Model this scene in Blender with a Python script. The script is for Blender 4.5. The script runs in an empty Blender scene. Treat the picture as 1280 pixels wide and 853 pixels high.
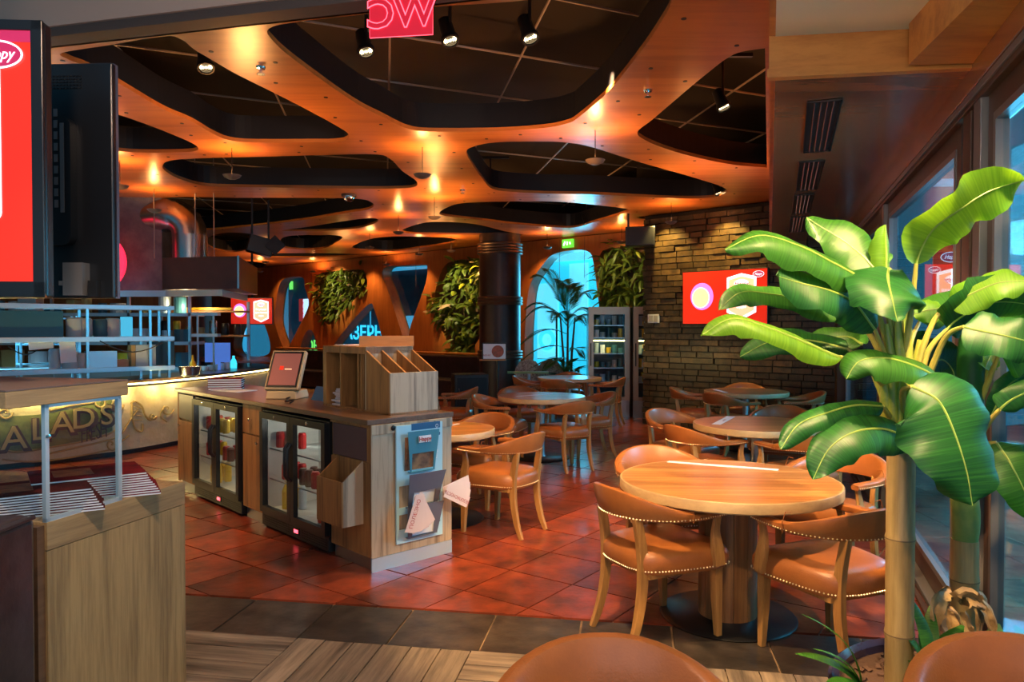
import bpy, math, random
from mathutils import Vector, Matrix, noise
random.seed(7)
PI = math.pi
R = math.radians
S = bpy.context.scene
C = S.collection

# ------------------------------------------------------------------ camera
H = 1.58; F = 930.0; PITCH = math.atan(17.5 / F)
cd = bpy.data.cameras.new('camera'); cam = bpy.data.objects.new('camera', cd); C.objects.link(cam)
cd.sensor_width = 36; cd.lens = 36 * F / 1280; cd.clip_start = .05; cd.clip_end = 200
cam.location = (0, 0, H); cam.rotation_euler = (PI / 2 - PITCH, 0, 0)
S.camera = cam

# ------------------------------------------------------------------ world, exposure, general light
w = bpy.data.worlds.new('world'); S.world = w; w.use_nodes = True
wn = w.node_tree.nodes; wl = w.node_tree.links
bg = wn['Background']
tc = wn.new('ShaderNodeTexCoord'); sx = wn.new('ShaderNodeSeparateXYZ'); cr = wn.new('ShaderNodeValToRGB')
wl.new(tc.outputs['Generated'], sx.inputs[0]); wl.new(sx.outputs['Z'], cr.inputs[0]); wl.new(cr.outputs[0], bg.inputs[0])
cr.color_ramp.elements[0].position = .0; cr.color_ramp.elements[0].color = (.03, .19, .30, 1)
cr.color_ramp.elements[1].position = .6; cr.color_ramp.elements[1].color = (.03, .12, .22, 1)
bg.inputs[1].default_value = .7
S.view_settings.view_transform = 'Standard'; S.view_settings.look = 'None'
S.view_settings.gamma = 1; S.view_settings.use_curve_mapping = False
S.view_settings.exposure = 0.8

def lamp(kind, name, loc, power, color, size=.1, target=None, spot=None, blend=.4, sy=None):
    l = bpy.data.lights.new(name, kind); o = bpy.data.objects.new(name, l); C.objects.link(o)
    l.energy = power; l.color = color; o.location = loc
    if kind == 'AREA':
        l.size = size
        if sy: l.shape = 'RECTANGLE'; l.size_y = sy
    else: l.shadow_soft_size = size
    if kind == 'SPOT': l.spot_size = R(spot or 60); l.spot_blend = blend
    if target is not None:
        o.rotation_euler = (Vector(target) - Vector(loc)).to_track_quat('-Z', 'Y').to_euler()
    return o
# daylight from the street behind the camera and through the glass front
lamp('AREA', 'street_daylight', (-.6, -2.6, 2.0), 26, (.85, .9, 1), 4.5, (-.6, 6, 1.1), sy=2.4)
lamp('AREA', 'glass_front_daylight', (5.2, 4.4, 2.0), 30, (.2, .72, 1), 5, (0, 6.0, 1.0), sy=2.4)
lamp('AREA', 'glass_side_fill', (3.0, 4.3, 2.0), 26, (.15, .7, 1), 1.0, (-.7, 5, .6), sy=1.2)  # added cyan fill from the glass side, aimed at the counter end; no sign
lamp('AREA', 'rear_daylight', (2.6, 17.6, 2.2), 130, (.15, .75, 1), 2.2, (.6, 11, 1.0), sy=2.4)

# ------------------------------------------------------------------ helpers
_cp, _sp = math.cos(PITCH), math.sin(PITCH)
def ray(px, py):
    x = (px - 640) / F; u = -(py - 426.5) / F
    return Vector((x, _cp + u * _sp, u * _cp - _sp))
def at(px, py, Y):
    d = ray(px, py); return Vector((0, 0, H)) + d * (Y / d.y)
def onz(px, py, z):
    d = ray(px, py); return Vector((0, 0, H)) + d * ((z - H) / d.z)

class MB:
    def __init__(s): s.v = []; s.f = []; s.uv = {}
    def add(s, vs, fs):
        b = len(s.v); s.v += [tuple(p) for p in vs]; s.f += [tuple(i + b for i in f) for f in fs]; return s
    def box(s, c, d, rz=0, top=1, rx=0, ry=0):
        hx, hy, hz = d[0] / 2, d[1] / 2, d[2] / 2
        vs = [Vector((x * hx * (top if z > 0 else 1), y * hy * (top if z > 0 else 1), z * hz)) for z in (-1, 1) for y in (-1, 1) for x in (-1, 1)]
        m = Matrix.Rotation(rz, 3, 'Z') @ Matrix.Rotation(ry, 3, 'Y') @ Matrix.Rotation(rx, 3, 'X')
        vs = [m @ p + Vector(c) for p in vs]
        return s.add(vs, [(0, 2, 3, 1), (4, 5, 7, 6), (0, 1, 5, 4), (2, 6, 7, 3), (0, 4, 6, 2), (1, 3, 7, 5)])
    def bb(s, x0, x1, y0, y1, z0, z1): return s.box(((x0 + x1) / 2, (y0 + y1) / 2, (z0 + z1) / 2), (abs(x1 - x0), abs(y1 - y0), abs(z1 - z0)))
    def lathe(s, prof, c=(0, 0, 0), n=24, sx=1, sy=1, cap=True):
        vs = []; fs = []
        for r, z in prof:
            for k in range(n):
                a = 2 * PI * k / n; vs.append((c[0] + r * math.cos(a) * sx, c[1] + r * math.sin(a) * sy, c[2] + z))
        m = len(prof)
        for i in range(m - 1):
            for k in range(n):
                k2 = (k + 1) % n; fs.append((i * n + k, i * n + k2, (i + 1) * n + k2, (i + 1) * n + k))
        if cap and prof[0][0] > 1e-5: fs.append(tuple(reversed(range(n))))
        if cap and prof[-1][0] > 1e-5: fs.append(tuple((m - 1) * n + k for k in range(n)))
        return s.add(vs, fs)
    def cyl(s, c, r, h, n=20): return s.lathe([(r, 0), (r, h)], c, n)
    def tube(s, path, rad, n=8, sq=None, up=None):
        P = [Vector(p) for p in path]; m = len(P)
        rad = rad if isinstance(rad, (list, tuple)) else [rad] * m
        vs = []; fs = []; N = None
        for i in range(m):
            t = (P[min(i + 1, m - 1)] - P[max(i - 1, 0)]).normalized()
            if N is None:
                N = Vector(up) if up else (Vector((0, 0, 1)) if abs(t.z) < .9 else Vector((1, 0, 0)))
            N = (N - t * N.dot(t)).normalized(); B = t.cross(N)
            for k in range(n):
                a = 2 * PI * (k + (.5 if sq else 0)) / n
                if sq:
                    q = math.sqrt(2); vs.append(P[i] + (N * math.cos(a) * sq[0] + B * math.sin(a) * sq[1]) * rad[i] * q)
                else: vs.append(P[i] + (N * math.cos(a) + B * math.sin(a)) * rad[i])
        for i in range(m - 1):
            for k in range(n):
                k2 = (k + 1) % n; fs.append((i * n + k, i * n + k2, (i + 1) * n + k2, (i + 1) * n + k))
        fs.append(tuple(reversed(range(n)))); fs.append(tuple((m - 1) * n + k for k in range(n)))
        return s.add(vs, fs)
    def prism(s, poly, z0, z1):
        n = len(poly)
        vs = [(p[0], p[1], z0) for p in poly] + [(p[0], p[1], z1) for p in poly]
        return s.add(vs, [tuple(reversed(range(n))), tuple(range(n, 2 * n))] + [(i, (i + 1) % n, (i + 1) % n + n, i + n) for i in range(n)])
    def dot(s, c, r):
        c = Vector(c); vs = [c + Vector(d) * r for d in ((1, 0, 0), (0, 1, 0), (-1, 0, 0), (0, -1, 0), (0, 0, 1), (0, 0, -1))]
        return s.add(vs, [(0, 1, 4), (1, 2, 4), (2, 3, 4), (3, 0, 4), (1, 0, 5), (2, 1, 5), (3, 2, 5), (0, 3, 5)])
    def mesh(s, name, mat, smooth=False):
        me = bpy.data.meshes.new(name); me.from_pydata(s.v, [], s.f); me.update()
        if mat: me.materials.append(mat)
        if smooth:
            me.polygons.foreach_set('use_smooth', [True] * len(me.polygons)); me.set_sharp_from_angle(angle=R(42))
        return me
    def build(s, name, mat, parent=None, smooth=False, bevel=0, kind=None):
        o = bpy.data.objects.new(name, s.mesh(name, mat, smooth)); C.objects.link(o)
        if parent: o.parent = parent
        if bevel:
            b = o.modifiers.new('bevel', 'BEVEL'); b.width = bevel; b.segments = 2; b.limit_method = 'ANGLE'
        if kind: o['kind'] = kind
        return o
def part(name, mesh, parent, loc=(0, 0, 0), rz=0, rot=None, kind=None):
    o = bpy.data.objects.new(name, mesh); C.objects.link(o); o.parent = parent; o.location = loc
    o.rotation_euler = rot if rot else (0, 0, rz)
    if kind: o['kind'] = kind
    return o
def tag(o, label, cat, group=None):
    o['label'] = label; o['category'] = cat
    if group: o['group'] = group
    return o
def thing(name, label, cat, loc=(0, 0, 0), rz=0, group=None):
    o = bpy.data.objects.new(name, None); C.objects.link(o); o.empty_display_size = .1
    o.location = loc; o.rotation_euler = (0, 0, rz); return tag(o, label, cat, group)
def dup(root, loc, rz, label, group=None):
    r = root.copy(); C.objects.link(r); r.location = loc; r.rotation_euler = (root.rotation_euler.x, root.rotation_euler.y, rz); r['label'] = label
    if group: r['group'] = group
    for ch in KIDS.get(root.name, None) or [o for o in root.children]:
        c = ch.copy(); C.objects.link(c); c.parent = r
        for g in ch.children:
            d = g.copy(); C.objects.link(d); d.parent = c
    return r
KIDS = {}
def struct(o): o['kind'] = 'structure'; return o
def smooth_loop(P, k=5, closed=True):
    P = [Vector(p) for p in P]; n = len(P); out = []
    for i in range(n if closed else n - 1):
        g = lambda j: P[j % n] if closed else P[max(0, min(n - 1, j))]
        a, b, c, d = g(i - 1), g(i), g(i + 1), g(i + 2)
        for q in range(k):
            t = q / k
            out.append(.5 * ((2 * b) + (c - a) * t + (2 * a - 5 * b + 4 * c - d) * t * t + (3 * b - a - 3 * c + d) * t ** 3))
    if not closed: out.append(P[-1])
    return out
def poly_sheet(name, outer, holes, thick, mat, z=0, xf=None, parent=None):
    """flat sheet with holes, thick either way of z, optional transform of the vertices"""
    cu = bpy.data.curves.new(name, 'CURVE'); cu.dimensions = '2D'; cu.fill_mode = 'BOTH'; cu.extrude = thick / 2
    for L in [outer] + holes:
        sp = cu.splines.new('POLY'); sp.points.add(len(L) - 1)
        for i, p in enumerate(L): sp.points[i].co = (p[0], p[1], 0, 1)
        sp.use_cyclic_u = True
    t = bpy.data.objects.new('t', cu)
    me = bpy.data.meshes.new_from_object(t); bpy.data.objects.remove(t); bpy.data.curves.remove(cu)
    for v in me.vertices: v.co.z += z
    if xf: me.transform(xf)
    me.materials.clear(); me.materials.append(mat); me.name = name
    o = bpy.data.objects.new(name, me); C.objects.link(o)
    if parent: o.parent = parent
    return o
def text(body, size, mat, parent, name='lettering', M4=None, ext=.001, offset=0, align='CENTER', shear=0, sx=1):
    cu = bpy.data.curves.new(name, 'FONT'); cu.body = body; cu.size = size; cu.extrude = ext; cu.align_x = align; cu.align_y = 'CENTER'; cu.offset = offset; cu.shear = shear; cu.resolution_u = 3
    t = bpy.data.objects.new('t', cu); me = bpy.data.meshes.new_from_object(t); bpy.data.objects.remove(t); bpy.data.curves.remove(cu)
    me.transform(Matrix.Diagonal((sx, 1, 1, 1)))
    if M4: me.transform(M4)
    me.materials.clear(); me.materials.append(mat); me.name = name
    o = bpy.data.objects.new(name, me); C.objects.link(o)
    if parent: o.parent = parent
    return o
def upright(x, y, z, rz=0):   # text/sheet plane XY -> vertical plane, readable when looking along local +Y
    return Matrix.Translation((x, y, z)) @ Matrix.Rotation(rz, 4, 'Z') @ Matrix.Rotation(PI / 2, 4, 'X')
def ell(cx, cy, a, b, n=32): return [(cx + a * math.cos(2 * PI * k / n), cy + b * math.sin(2 * PI * k / n)) for k in range(n)]
def rrect(x0, x1, y0, y1, r, n=5):
    P = []
    for cx, cy, a0 in ((x1 - r, y1 - r, 0), (x0 + r, y1 - r, 90), (x0 + r, y0 + r, 180), (x1 - r, y0 + r, 270)):
        for k in range(n + 1):
            a = R(a0 + 90 * k / n); P.append((cx + r * math.cos(a), cy + r * math.sin(a)))
    return P

# ------------------------------------------------------------------ materials
def M(name, col, rough=.5, metal=0, emit=0, ecol=None, coat=0, bump=0, bscale=40, var=0, vscale=3, rnd=0, col2=None, spec=None):
    m = bpy.data.materials.new(name); m.use_nodes = True; nt = m.node_tree; b = nt.nodes['Principled BSDF']
    b.inputs['Base Color'].default_value = (*col, 1); b.inputs['Roughness'].default_value = rough; b.inputs['Metallic'].default_value = metal
    b.inputs['Coat Weight'].default_value = coat; b.inputs['Coat Roughness'].default_value = .15
    if spec is not None: b.inputs['Specular IOR Level'].default_value = spec
    if emit: b.inputs['Emission Color'].default_value = (*(ecol or col), 1); b.inputs['Emission Strength'].default_value = emit
    tcn = nt.nodes.new('ShaderNodeTexCoord')
    vec = tcn.outputs['Object']
    if rnd:
        oi = nt.nodes.new('ShaderNodeObjectInfo'); ad = nt.nodes.new('ShaderNodeVectorMath'); sc = nt.nodes.new('ShaderNodeVectorMath'); sc.operation = 'SCALE'
        cx = nt.nodes.new('ShaderNodeCombineXYZ'); nt.links.new(oi.outputs['Random'], cx.inputs[0]); nt.links.new(oi.outputs['Random'], cx.inputs[1])
        sc.inputs['Scale'].default_value = 37; nt.links.new(cx.outputs[0], sc.inputs[0]); nt.links.new(vec, ad.inputs[0]); nt.links.new(sc.outputs[0], ad.inputs[1]); vec = ad.outputs[0]
    if var or col2:
        nz = nt.nodes.new('ShaderNodeTexNoise'); nz.inputs['Scale'].default_value = vscale; nz.inputs['Detail'].default_value = 8; nz.inputs['Roughness'].default_value = .65
        nt.links.new(vec, nz.inputs['Vector'])
        rp = nt.nodes.new('ShaderNodeValToRGB'); e = rp.color_ramp.elements
        c2 = col2 or tuple(c * (1 - var) for c in col); e[0].position = .35; e[0].color = (*c2, 1); e[1].position = .65; e[1].color = (*col, 1)
        nt.links.new(nz.outputs[0], rp.inputs[0]); out = rp.outputs[0]
        if rnd:
            hs = nt.nodes.new('ShaderNodeHueSaturation'); mr = nt.nodes.new('ShaderNodeMapRange'); mr.inputs[3].default_value = 1 - rnd; mr.inputs[4].default_value = 1 + rnd
            nt.links.new(oi.outputs['Random'], mr.inputs[0]); nt.links.new(mr.outputs[0], hs.inputs['Value']); nt.links.new(out, hs.inputs['Color']); out = hs.outputs[0]
        nt.links.new(out, b.inputs['Base Color'])
    if bump:
        n2 = nt.nodes.new('ShaderNodeTexNoise'); n2.inputs['Scale'].default_value = bscale; n2.inputs['Detail'].default_value = 4
        nt.links.new(vec, n2.inputs['Vector']); bp = nt.nodes.new('ShaderNodeBump'); bp.inputs['Strength'].default_value = bump; bp.inputs['Distance'].default_value = .01
        nt.links.new(n2.outputs[0], bp.inputs['Height']); nt.links.new(bp.outputs[0], b.inputs['Normal'])
    return m
def wood(name, c1, c2, sc=(30, 30, 2), rough=.45, rnd=0, coat=0, ring=.5, streak=None):
    m = bpy.data.materials.new(name); m.use_nodes = True; nt = m.node_tree; b = nt.nodes['Principled BSDF']; L = nt.links.new
    b.inputs['Roughness'].default_value = rough; b.inputs['Coat Weight'].default_value = coat; b.inputs['Coat Roughness'].default_value = .2
    t = nt.nodes.new('ShaderNodeTexCoord'); oi = nt.nodes.new('ShaderNodeObjectInfo')
    cx = nt.nodes.new('ShaderNodeCombineXYZ'); [L(oi.outputs['Random'], cx.inputs[i]) for i in range(3)]
    s0 = nt.nodes.new('ShaderNodeVectorMath'); s0.operation = 'SCALE'; s0.inputs['Scale'].default_value = 23; L(cx.outputs[0], s0.inputs[0])
    ad = nt.nodes.new('ShaderNodeVectorMath'); L(t.outputs['Object'], ad.inputs[0]); L(s0.outputs[0], ad.inputs[1])
    mp = nt.nodes.new('ShaderNodeMapping'); mp.inputs['Scale'].default_value = sc; L(ad.outputs[0], mp.inputs[0])
    n1 = nt.nodes.new('ShaderNodeTexNoise'); n1.inputs['Scale'].default_value = 1; n1.inputs['Detail'].default_value = 7; n1.inputs['Roughness'].default_value = .7; L(mp.outputs[0], n1.inputs['Vector'])
    mp2 = nt.nodes.new('ShaderNodeMapping'); mp2.inputs['Scale'].default_value = tuple(x * .18 for x in sc); L(ad.outputs[0], mp2.inputs[0])
    n2 = nt.nodes.new('ShaderNodeTexNoise'); n2.inputs['Scale'].default_value = 1; n2.inputs['Detail'].default_value = 2; n2.inputs['Distortion'].default_value = .6; L(mp2.outputs[0], n2.inputs['Vector'])
    mul = nt.nodes.new('ShaderNodeMath'); mul.operation = 'MULTIPLY'; mul.inputs[1].default_value = 14; L(n2.outputs[0], mul.inputs[0])
    sn = nt.nodes.new('ShaderNodeMath'); sn.operation = 'SINE'; L(mul.outputs[0], sn.inputs[0])
    mx = nt.nodes.new('ShaderNodeMath'); mx.operation = 'MULTIPLY_ADD'; mx.inputs[1].default_value = .16 * ring; L(sn.outputs[0], mx.inputs[0]); L(n1.outputs[0], mx.inputs[2])
    rp = nt.nodes.new('ShaderNodeValToRGB'); e = rp.color_ramp.elements; e[0].position = .33; e[0].color = (*c2, 1); e[1].position = .66; e[1].color = (*c1, 1)
    L(mx.outputs[0], rp.inputs[0]); out = rp.outputs[0]
    if rnd:
        hs = nt.nodes.new('ShaderNodeHueSaturation'); mr = nt.nodes.new('ShaderNodeMapRange'); mr.inputs[3].default_value = 1 - rnd; mr.inputs[4].default_value = 1 + rnd
        L(oi.outputs['Random'], mr.inputs[0]); L(mr.outputs[0], hs.inputs['Value']); L(out, hs.inputs['Color']); out = hs.outputs[0]
    L(out, b.inputs['Base Color'])
    bp = nt.nodes.new('ShaderNodeBump'); bp.inputs['Strength'].default_value = .15; bp.inputs['Distance'].default_value = .004
    L(n1.outputs[0], bp.inputs['Height']); L(bp.outputs[0], b.inputs['Normal'])
    return m
def glass(name, tint=(.8, .95, 1), refl=.12, rough=.02):
    m = bpy.data.materials.new(name); m.use_nodes = True; nt = m.node_tree; nt.nodes.clear()
    o = nt.nodes.new('ShaderNodeOutputMaterial'); t = nt.nodes.new('ShaderNodeBsdfTransparent'); g = nt.nodes.new('ShaderNodeBsdfGlossy'); mx = nt.nodes.new('ShaderNodeMixShader'); fr = nt.nodes.new('ShaderNodeFresnel')
    t.inputs[0].default_value = (*tint, 1); g.inputs['Roughness'].default_value = rough
    nt.nodes.remove(fr); fr = nt.nodes.new('ShaderNodeLayerWeight'); pw = nt.nodes.new('ShaderNodeMath'); pw.operation = 'POWER'; pw.inputs[1].default_value = 4; nt.links.new(fr.outputs['Facing'], pw.inputs[0])
    ad = nt.nodes.new('ShaderNodeMath'); ad.operation = 'MULTIPLY_ADD'; ad.inputs[1].default_value = .6; ad.inputs[2].default_value = refl
    nt.links.new(pw.outputs[0], ad.inputs[0]); fr = pw
    nt.links.new(ad.outputs[0], mx.inputs[0]); nt.links.new(t.outputs[0], mx.inputs[1]); nt.links.new(g.outputs[0], mx.inputs[2]); nt.links.new(mx.outputs[0], o.inputs[0])
    return m
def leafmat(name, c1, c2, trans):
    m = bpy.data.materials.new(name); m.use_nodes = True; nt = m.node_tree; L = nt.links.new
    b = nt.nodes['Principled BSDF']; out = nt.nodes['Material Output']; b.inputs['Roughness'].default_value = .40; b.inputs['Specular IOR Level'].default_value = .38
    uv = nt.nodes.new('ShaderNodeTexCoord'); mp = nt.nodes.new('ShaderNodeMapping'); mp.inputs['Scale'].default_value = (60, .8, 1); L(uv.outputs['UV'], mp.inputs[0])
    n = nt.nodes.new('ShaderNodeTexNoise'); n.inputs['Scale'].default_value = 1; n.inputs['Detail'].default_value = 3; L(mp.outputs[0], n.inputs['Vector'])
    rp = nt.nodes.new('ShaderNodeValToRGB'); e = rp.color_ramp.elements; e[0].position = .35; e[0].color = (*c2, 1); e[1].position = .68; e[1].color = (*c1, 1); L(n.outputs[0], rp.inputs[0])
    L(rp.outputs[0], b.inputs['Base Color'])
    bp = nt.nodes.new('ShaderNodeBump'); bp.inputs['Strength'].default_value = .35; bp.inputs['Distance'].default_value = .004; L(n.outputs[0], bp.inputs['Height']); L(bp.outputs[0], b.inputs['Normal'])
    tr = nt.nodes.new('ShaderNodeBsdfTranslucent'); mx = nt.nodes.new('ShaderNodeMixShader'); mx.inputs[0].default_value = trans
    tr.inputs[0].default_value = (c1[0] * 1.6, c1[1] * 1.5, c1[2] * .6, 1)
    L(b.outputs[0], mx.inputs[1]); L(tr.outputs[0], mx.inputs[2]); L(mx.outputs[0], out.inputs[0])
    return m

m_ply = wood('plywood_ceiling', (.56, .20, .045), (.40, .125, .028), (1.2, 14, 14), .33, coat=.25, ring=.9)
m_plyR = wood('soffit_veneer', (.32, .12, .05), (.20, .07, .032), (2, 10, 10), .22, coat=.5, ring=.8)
m_trim = wood('honey_wood_trim', (.60, .25, .06), (.42, .15, .035), (3, 20, 20), .4, ring=1)
m_wallwood = wood('wall_veneer', (.46, .16, .04), (.32, .10, .025), (9, 9, 1), .4, coat=.15)
m_oak = wood('oak', (.46, .30, .13), (.27, .17, .075), (70, 70, 3.5), .5, ring=.7)
m_oakx = wood('cool_lit_oak', (.48, .36, .24), (.24, .17, .11), (55, 55, 3.2), .5, ring=1.2)  # oak of the end faces, greyed in colour where cool light falls
m_oakv = wood('counter_oak', (.40, .18, .055), (.20, .085, .027), (50, 50, 3), .45, ring=.8, rnd=.08)
m_top = wood('worktop_dark_oak', (.17, .09, .05), (.10, .052, .03), (3, 30, 30), .3, coat=.3)
m_tab = wood('table_planks', (.58, .25, .075), (.36, .13, .035), (1.5, 40, 40), .3, coat=.3, rnd=.2)
m_tabe = wood('table_edge', (.55, .36, .17), (.42, .25, .11), (8, 8, 20), .4)
m_leg = wood('chair_beech', (.46, .23, .07), (.27, .12, .032), (40, 40, 3), .4, coat=.2)
m_stave = wood('walnut_stave', (.34, .16, .06), (.17, .075, .03), (40, 40, 1.5), .3, coat=.3)
m_oakh = wood('oak_rail', (.45, .29, .13), (.27, .17, .08), (3.5, 55, 55), .5)
m_lid = M('lid_stone', (.16, .11, .095), .55)
m_plank = wood('weathered_plank', (.32, .24, .17), (.075, .055, .042), (1.6, 22, 22), .55, rnd=.25, ring=.4)
m_leather = M('tan_leather', (.39, .125, .03), .36, bump=.12, bscale=160, var=.25, vscale=5, coat=.12)
m_leather2 = M('dark_leather', (.022, .019, .023), .3, col2=(.05, .04, .046), vscale=6, bump=.3, bscale=14)
m_nail = M('brass_nail', (.9, .75, .5), .3, .8)
m_black = M('black_plastic', (.012, .012, .014), .35)
m_blackm = M('black_metal', (.02, .02, .022), .35, .6)
m_bezel = M('tv_bezel', (.010, .011, .014), .3)
m_steel = M('stainless_steel', (.55, .60, .63), .28, 1, bump=.02, bscale=8)
m_steelc = M('cyan_lit_steel', (.58, .72, .80), .32, .5)  # steel with the cyan light on it put into the colour
m_duct = M('duct_steel', (.45, .43, .42), .25, 1)
m_chrome = M('chrome', (.8, .8, .82), .12, 1)
m_white = M('white_card', (.80, .82, .84), .5)
m_paper = M('paper_edge', (.75, .80, .84), .6)
m_enamelc = M('cyan_lit_enamel', (.42, .70, .82), .3)  # cyan of the light falling on the rack is put into this colour
m_redtile = M('red_slate_tile', (.30, .05, .018), .28, col2=(.085, .02, .012), vscale=4.5, rnd=.34, bump=.35, bscale=9, coat=.12)
m_dktile = M('dark_slate_tile', (.06, .045, .035), .36, col2=(.018, .015, .013), vscale=7, rnd=.2, bump=.35, bscale=10)
m_grout = M('grout', (.34, .22, .13), .7, var=.7, vscale=6)
m_brick = M('glazed_brick', (.125, .075, .032), .3, col2=(.04, .025, .014), vscale=9, rnd=.5, bump=.4, bscale=28, coat=.3)
m_mortar = M('mortar', (.018, .012, .01), .9)
m_beige = M('beige_paint', (.50, .37, .32), .7, bump=.05, bscale=12)
m_band = M('dark_band', (.085, .06, .055), .6)
m_void = M('dark_ceiling_void', (.022, .016, .013), .9)
m_rod = M('ceiling_rod', (.42, .34, .28), .45, .4)
m_rim = M('ceiling_rim', (.008, .009, .014), .4)
m_cream = M('cream_ceiling', (.72, .69, .60), .7)
m_conc = M('concrete_plaster', (.16, .15, .17), .6, col2=(.08, .075, .09), vscale=5, bump=.2, bscale=9)
m_copper = M('hood_copper', (.16, .07, .05), .35, .6, col2=(.11, .05, .04), vscale=1.2)
m_red = M('screen_red', (.75, .03, .015), .3, emit=.34, ecol=(.85, .02, .006))
m_redd = M('screen_crimson', (.4, .02, .08), .3, emit=.5, ecol=(.35, .015, .08))
m_scrw = M('screen_white', (.8, .8, .9), .3, emit=.9, ecol=(.85, .85, 1))
m_scrp = M('screen_peach', (.9, .4, .2), .3, emit=.9, ecol=(.95, .42, .24))
m_scry = M('screen_pizza', (.9, .7, .25), .3, emit=1.0, ecol=(1, .72, .25), var=.4, vscale=20)
m_scrv = M('screen_violet', (.5, .15, .8), .3, emit=.8, ecol=(.6, .18, .85))
m_scrb = M('screen_blue', (.05, .1, .35), .3, emit=.7, ecol=(.05, .12, .4))
m_neon = M('neon_red', (.9, .02, .05), .3, emit=3.0, ecol=(1, .06, .09))
m_wc = M('red_acrylic', (.45, .01, .03), .3, emit=.35, ecol=(.8, .01, .04))
m_ring = M('ring_red', (.8, .02, .05), .3, emit=1.2, ecol=(.95, .02, .06))
m_cyan = M('cyan_letters', (.1, .5, .7), .3, emit=1.1, ecol=(.05, .6, .9))
m_green = M('green_letters', (.2, .7, .1), .3, emit=.9, ecol=(.25, .8, .1))
m_exit = M('exit_green', (.1, .6, .05), .3, emit=.7, ecol=(.15, .7, .05))
m_lit = M('shopfront_cyan', (.1, .6, .75), .5, emit=.85, ecol=(.035, .56, .74))
m_lit2 = M('shopfront_pale', (.4, .8, .9), .5, emit=.8, ecol=(.2, .78, .92))
m_teal = M('night_wall_teal', (.03, .13, .17), .6, col2=(.012, .05, .075), vscale=1.5)
m_nwin = M('night_window', (.05, .35, .5), .3, emit=.6, ecol=(.06, .4, .6))
m_bulb = M('lit_lens', (1, .8, .45), .3, emit=9, ecol=(1, .72, .35))
m_glow = M('led_strip', (1, .85, .4), .4, emit=9, ecol=(1, .78, .30))
m_frame = M('brown_aluminium', (.085, .045, .032), .4, .2)
m_alu = M('grey_aluminium', (.22, .21, .22), .35, .5)
m_glass = glass('window_glass', (.75, .93, 1), .10)
m_glass2 = glass('case_glass', (.95, .98, .99), .012)
m_fglass = glass('fridge_glass', (.9, .97, 1), .04)
m_plaster = M('relief_plaster', (.68, .57, .36), .6, col2=(.55, .42, .22), vscale=2.5, bump=.9, bscale=16)
m_olive = M('olive_band', (.24, .25, .06), .6, col2=(.15, .15, .04), vscale=5, bump=.5, bscale=20)
m_letter = M('brown_letter', (.10, .045, .03), .5)
m_lettero = M('ochre_letter', (.45, .31, .11), .5)
m_scroll = M('scroll_relief', (.42, .28, .10), .5)
m_bamboo = wood('bamboo', (.46, .32, .13), (.27, .17, .065), (25, 25, 2), .35, coat=.3)
m_bambood = M('bamboo_node', (.16, .10, .05), .6)
m_stemy = M('banana_stem', (.42, .42, .06), .35, col2=(.17, .26, .05), vscale=9)
m_stemg = M('banana_sheath', (.14, .27, .06), .35, col2=(.28, .34, .10), vscale=7)
m_petiole = M('petiole', (.50, .40, .08), .4, col2=(.30, .32, .07), vscale=10)
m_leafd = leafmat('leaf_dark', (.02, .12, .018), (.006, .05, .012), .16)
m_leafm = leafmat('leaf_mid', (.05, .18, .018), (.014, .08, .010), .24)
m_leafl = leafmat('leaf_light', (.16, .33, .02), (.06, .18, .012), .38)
m_midrib = M('midrib', (.22, .32, .06), .4)
m_dry = M('dry_leaf', (.46, .28, .11), .6, col2=(.20, .11, .04), vscale=12, bump=.5, bscale=30)
m_pot = M('blue_glazed_pot', (.02, .025, .09), .15, coat=.6, col2=(.035, .018, .03), vscale=5)
m_soil = M('soil_bark', (.10, .05, .03), .9, bump=1, bscale=40)
m_fern = leafmat('foliage_green', (.17, .23, .035), (.03, .07, .012), .25)
m_fernl = leafmat('foliage_lime', (.50, .56, .06), (.25, .34, .03), .3)
m_fernp = leafmat('foliage_pink', (.60, .40, .30), (.42, .30, .18), .2)
m_palm = leafmat('palm_green', (.04, .13, .03), (.015, .06, .015), .15)
m_trunk = M('trunk_brown', (.10, .055, .03), .8, bump=.5, bscale=20)
m_mag_r = M('menu_red', (.26, .012, .02), .75, spec=.1, col2=(.08, .01, .015), vscale=6)
m_mag_k = M('menu_black', (.02, .015, .018), .75, spec=.1, col2=(.15, .02, .02), vscale=5)
m_cred = M('can_red', (.5, .02, .02), .3, .3); m_cyel = M('can_yellow', (.7, .42, .02), .3, .2); m_cdk = M('can_dark', (.08, .03, .02), .3, .2)
m_fint = M('fridge_lining', (.62, .60, .55), .5)
m_pos = M('pos_shell', (.52, .40, .24), .4); m_posscr = M('pos_screen', (.18, .06, .05), .2, emit=.25, ecol=(.45, .14, .10))
m_cont = M('plastic_container', (.42, .48, .52), .4); m_contb = M('blue_crate', (.03, .12, .17), .35); m_contk = M('dark_bin', (.02, .045, .06), .4)
m_stonew = M('bowl_steel', (.5, .5, .5), .2, 1)
m_pinktop = M('rose_stone', (.32, .14, .13), .25, coat=.3)
m_rattan = M('rattan_white', (.55, .50, .40), .6, col2=(.16, .08, .07), vscale=30)
m_gtop = M('green_top', (.15, .30, .12), .4)
m_photo = M('food_photo', (.40, .17, .07), .6, col2=(.12, .05, .03), vscale=14)
m_brochb = M('blue_card', (.03, .12, .26), .35); m_brocht = M('teal_card', (.07, .27, .36), .35); m_brochg = M('grey_card', (.12, .13, .17), .45)
m_leaflet = M('pink_leaflet', (.72, .56, .52), .6); m_printr = M('red_print', (.45, .05, .05), .6)
m_cork = M('warm_glow_stone', (.5, .33, .12), .6, bump=.6, bscale=20)

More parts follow.
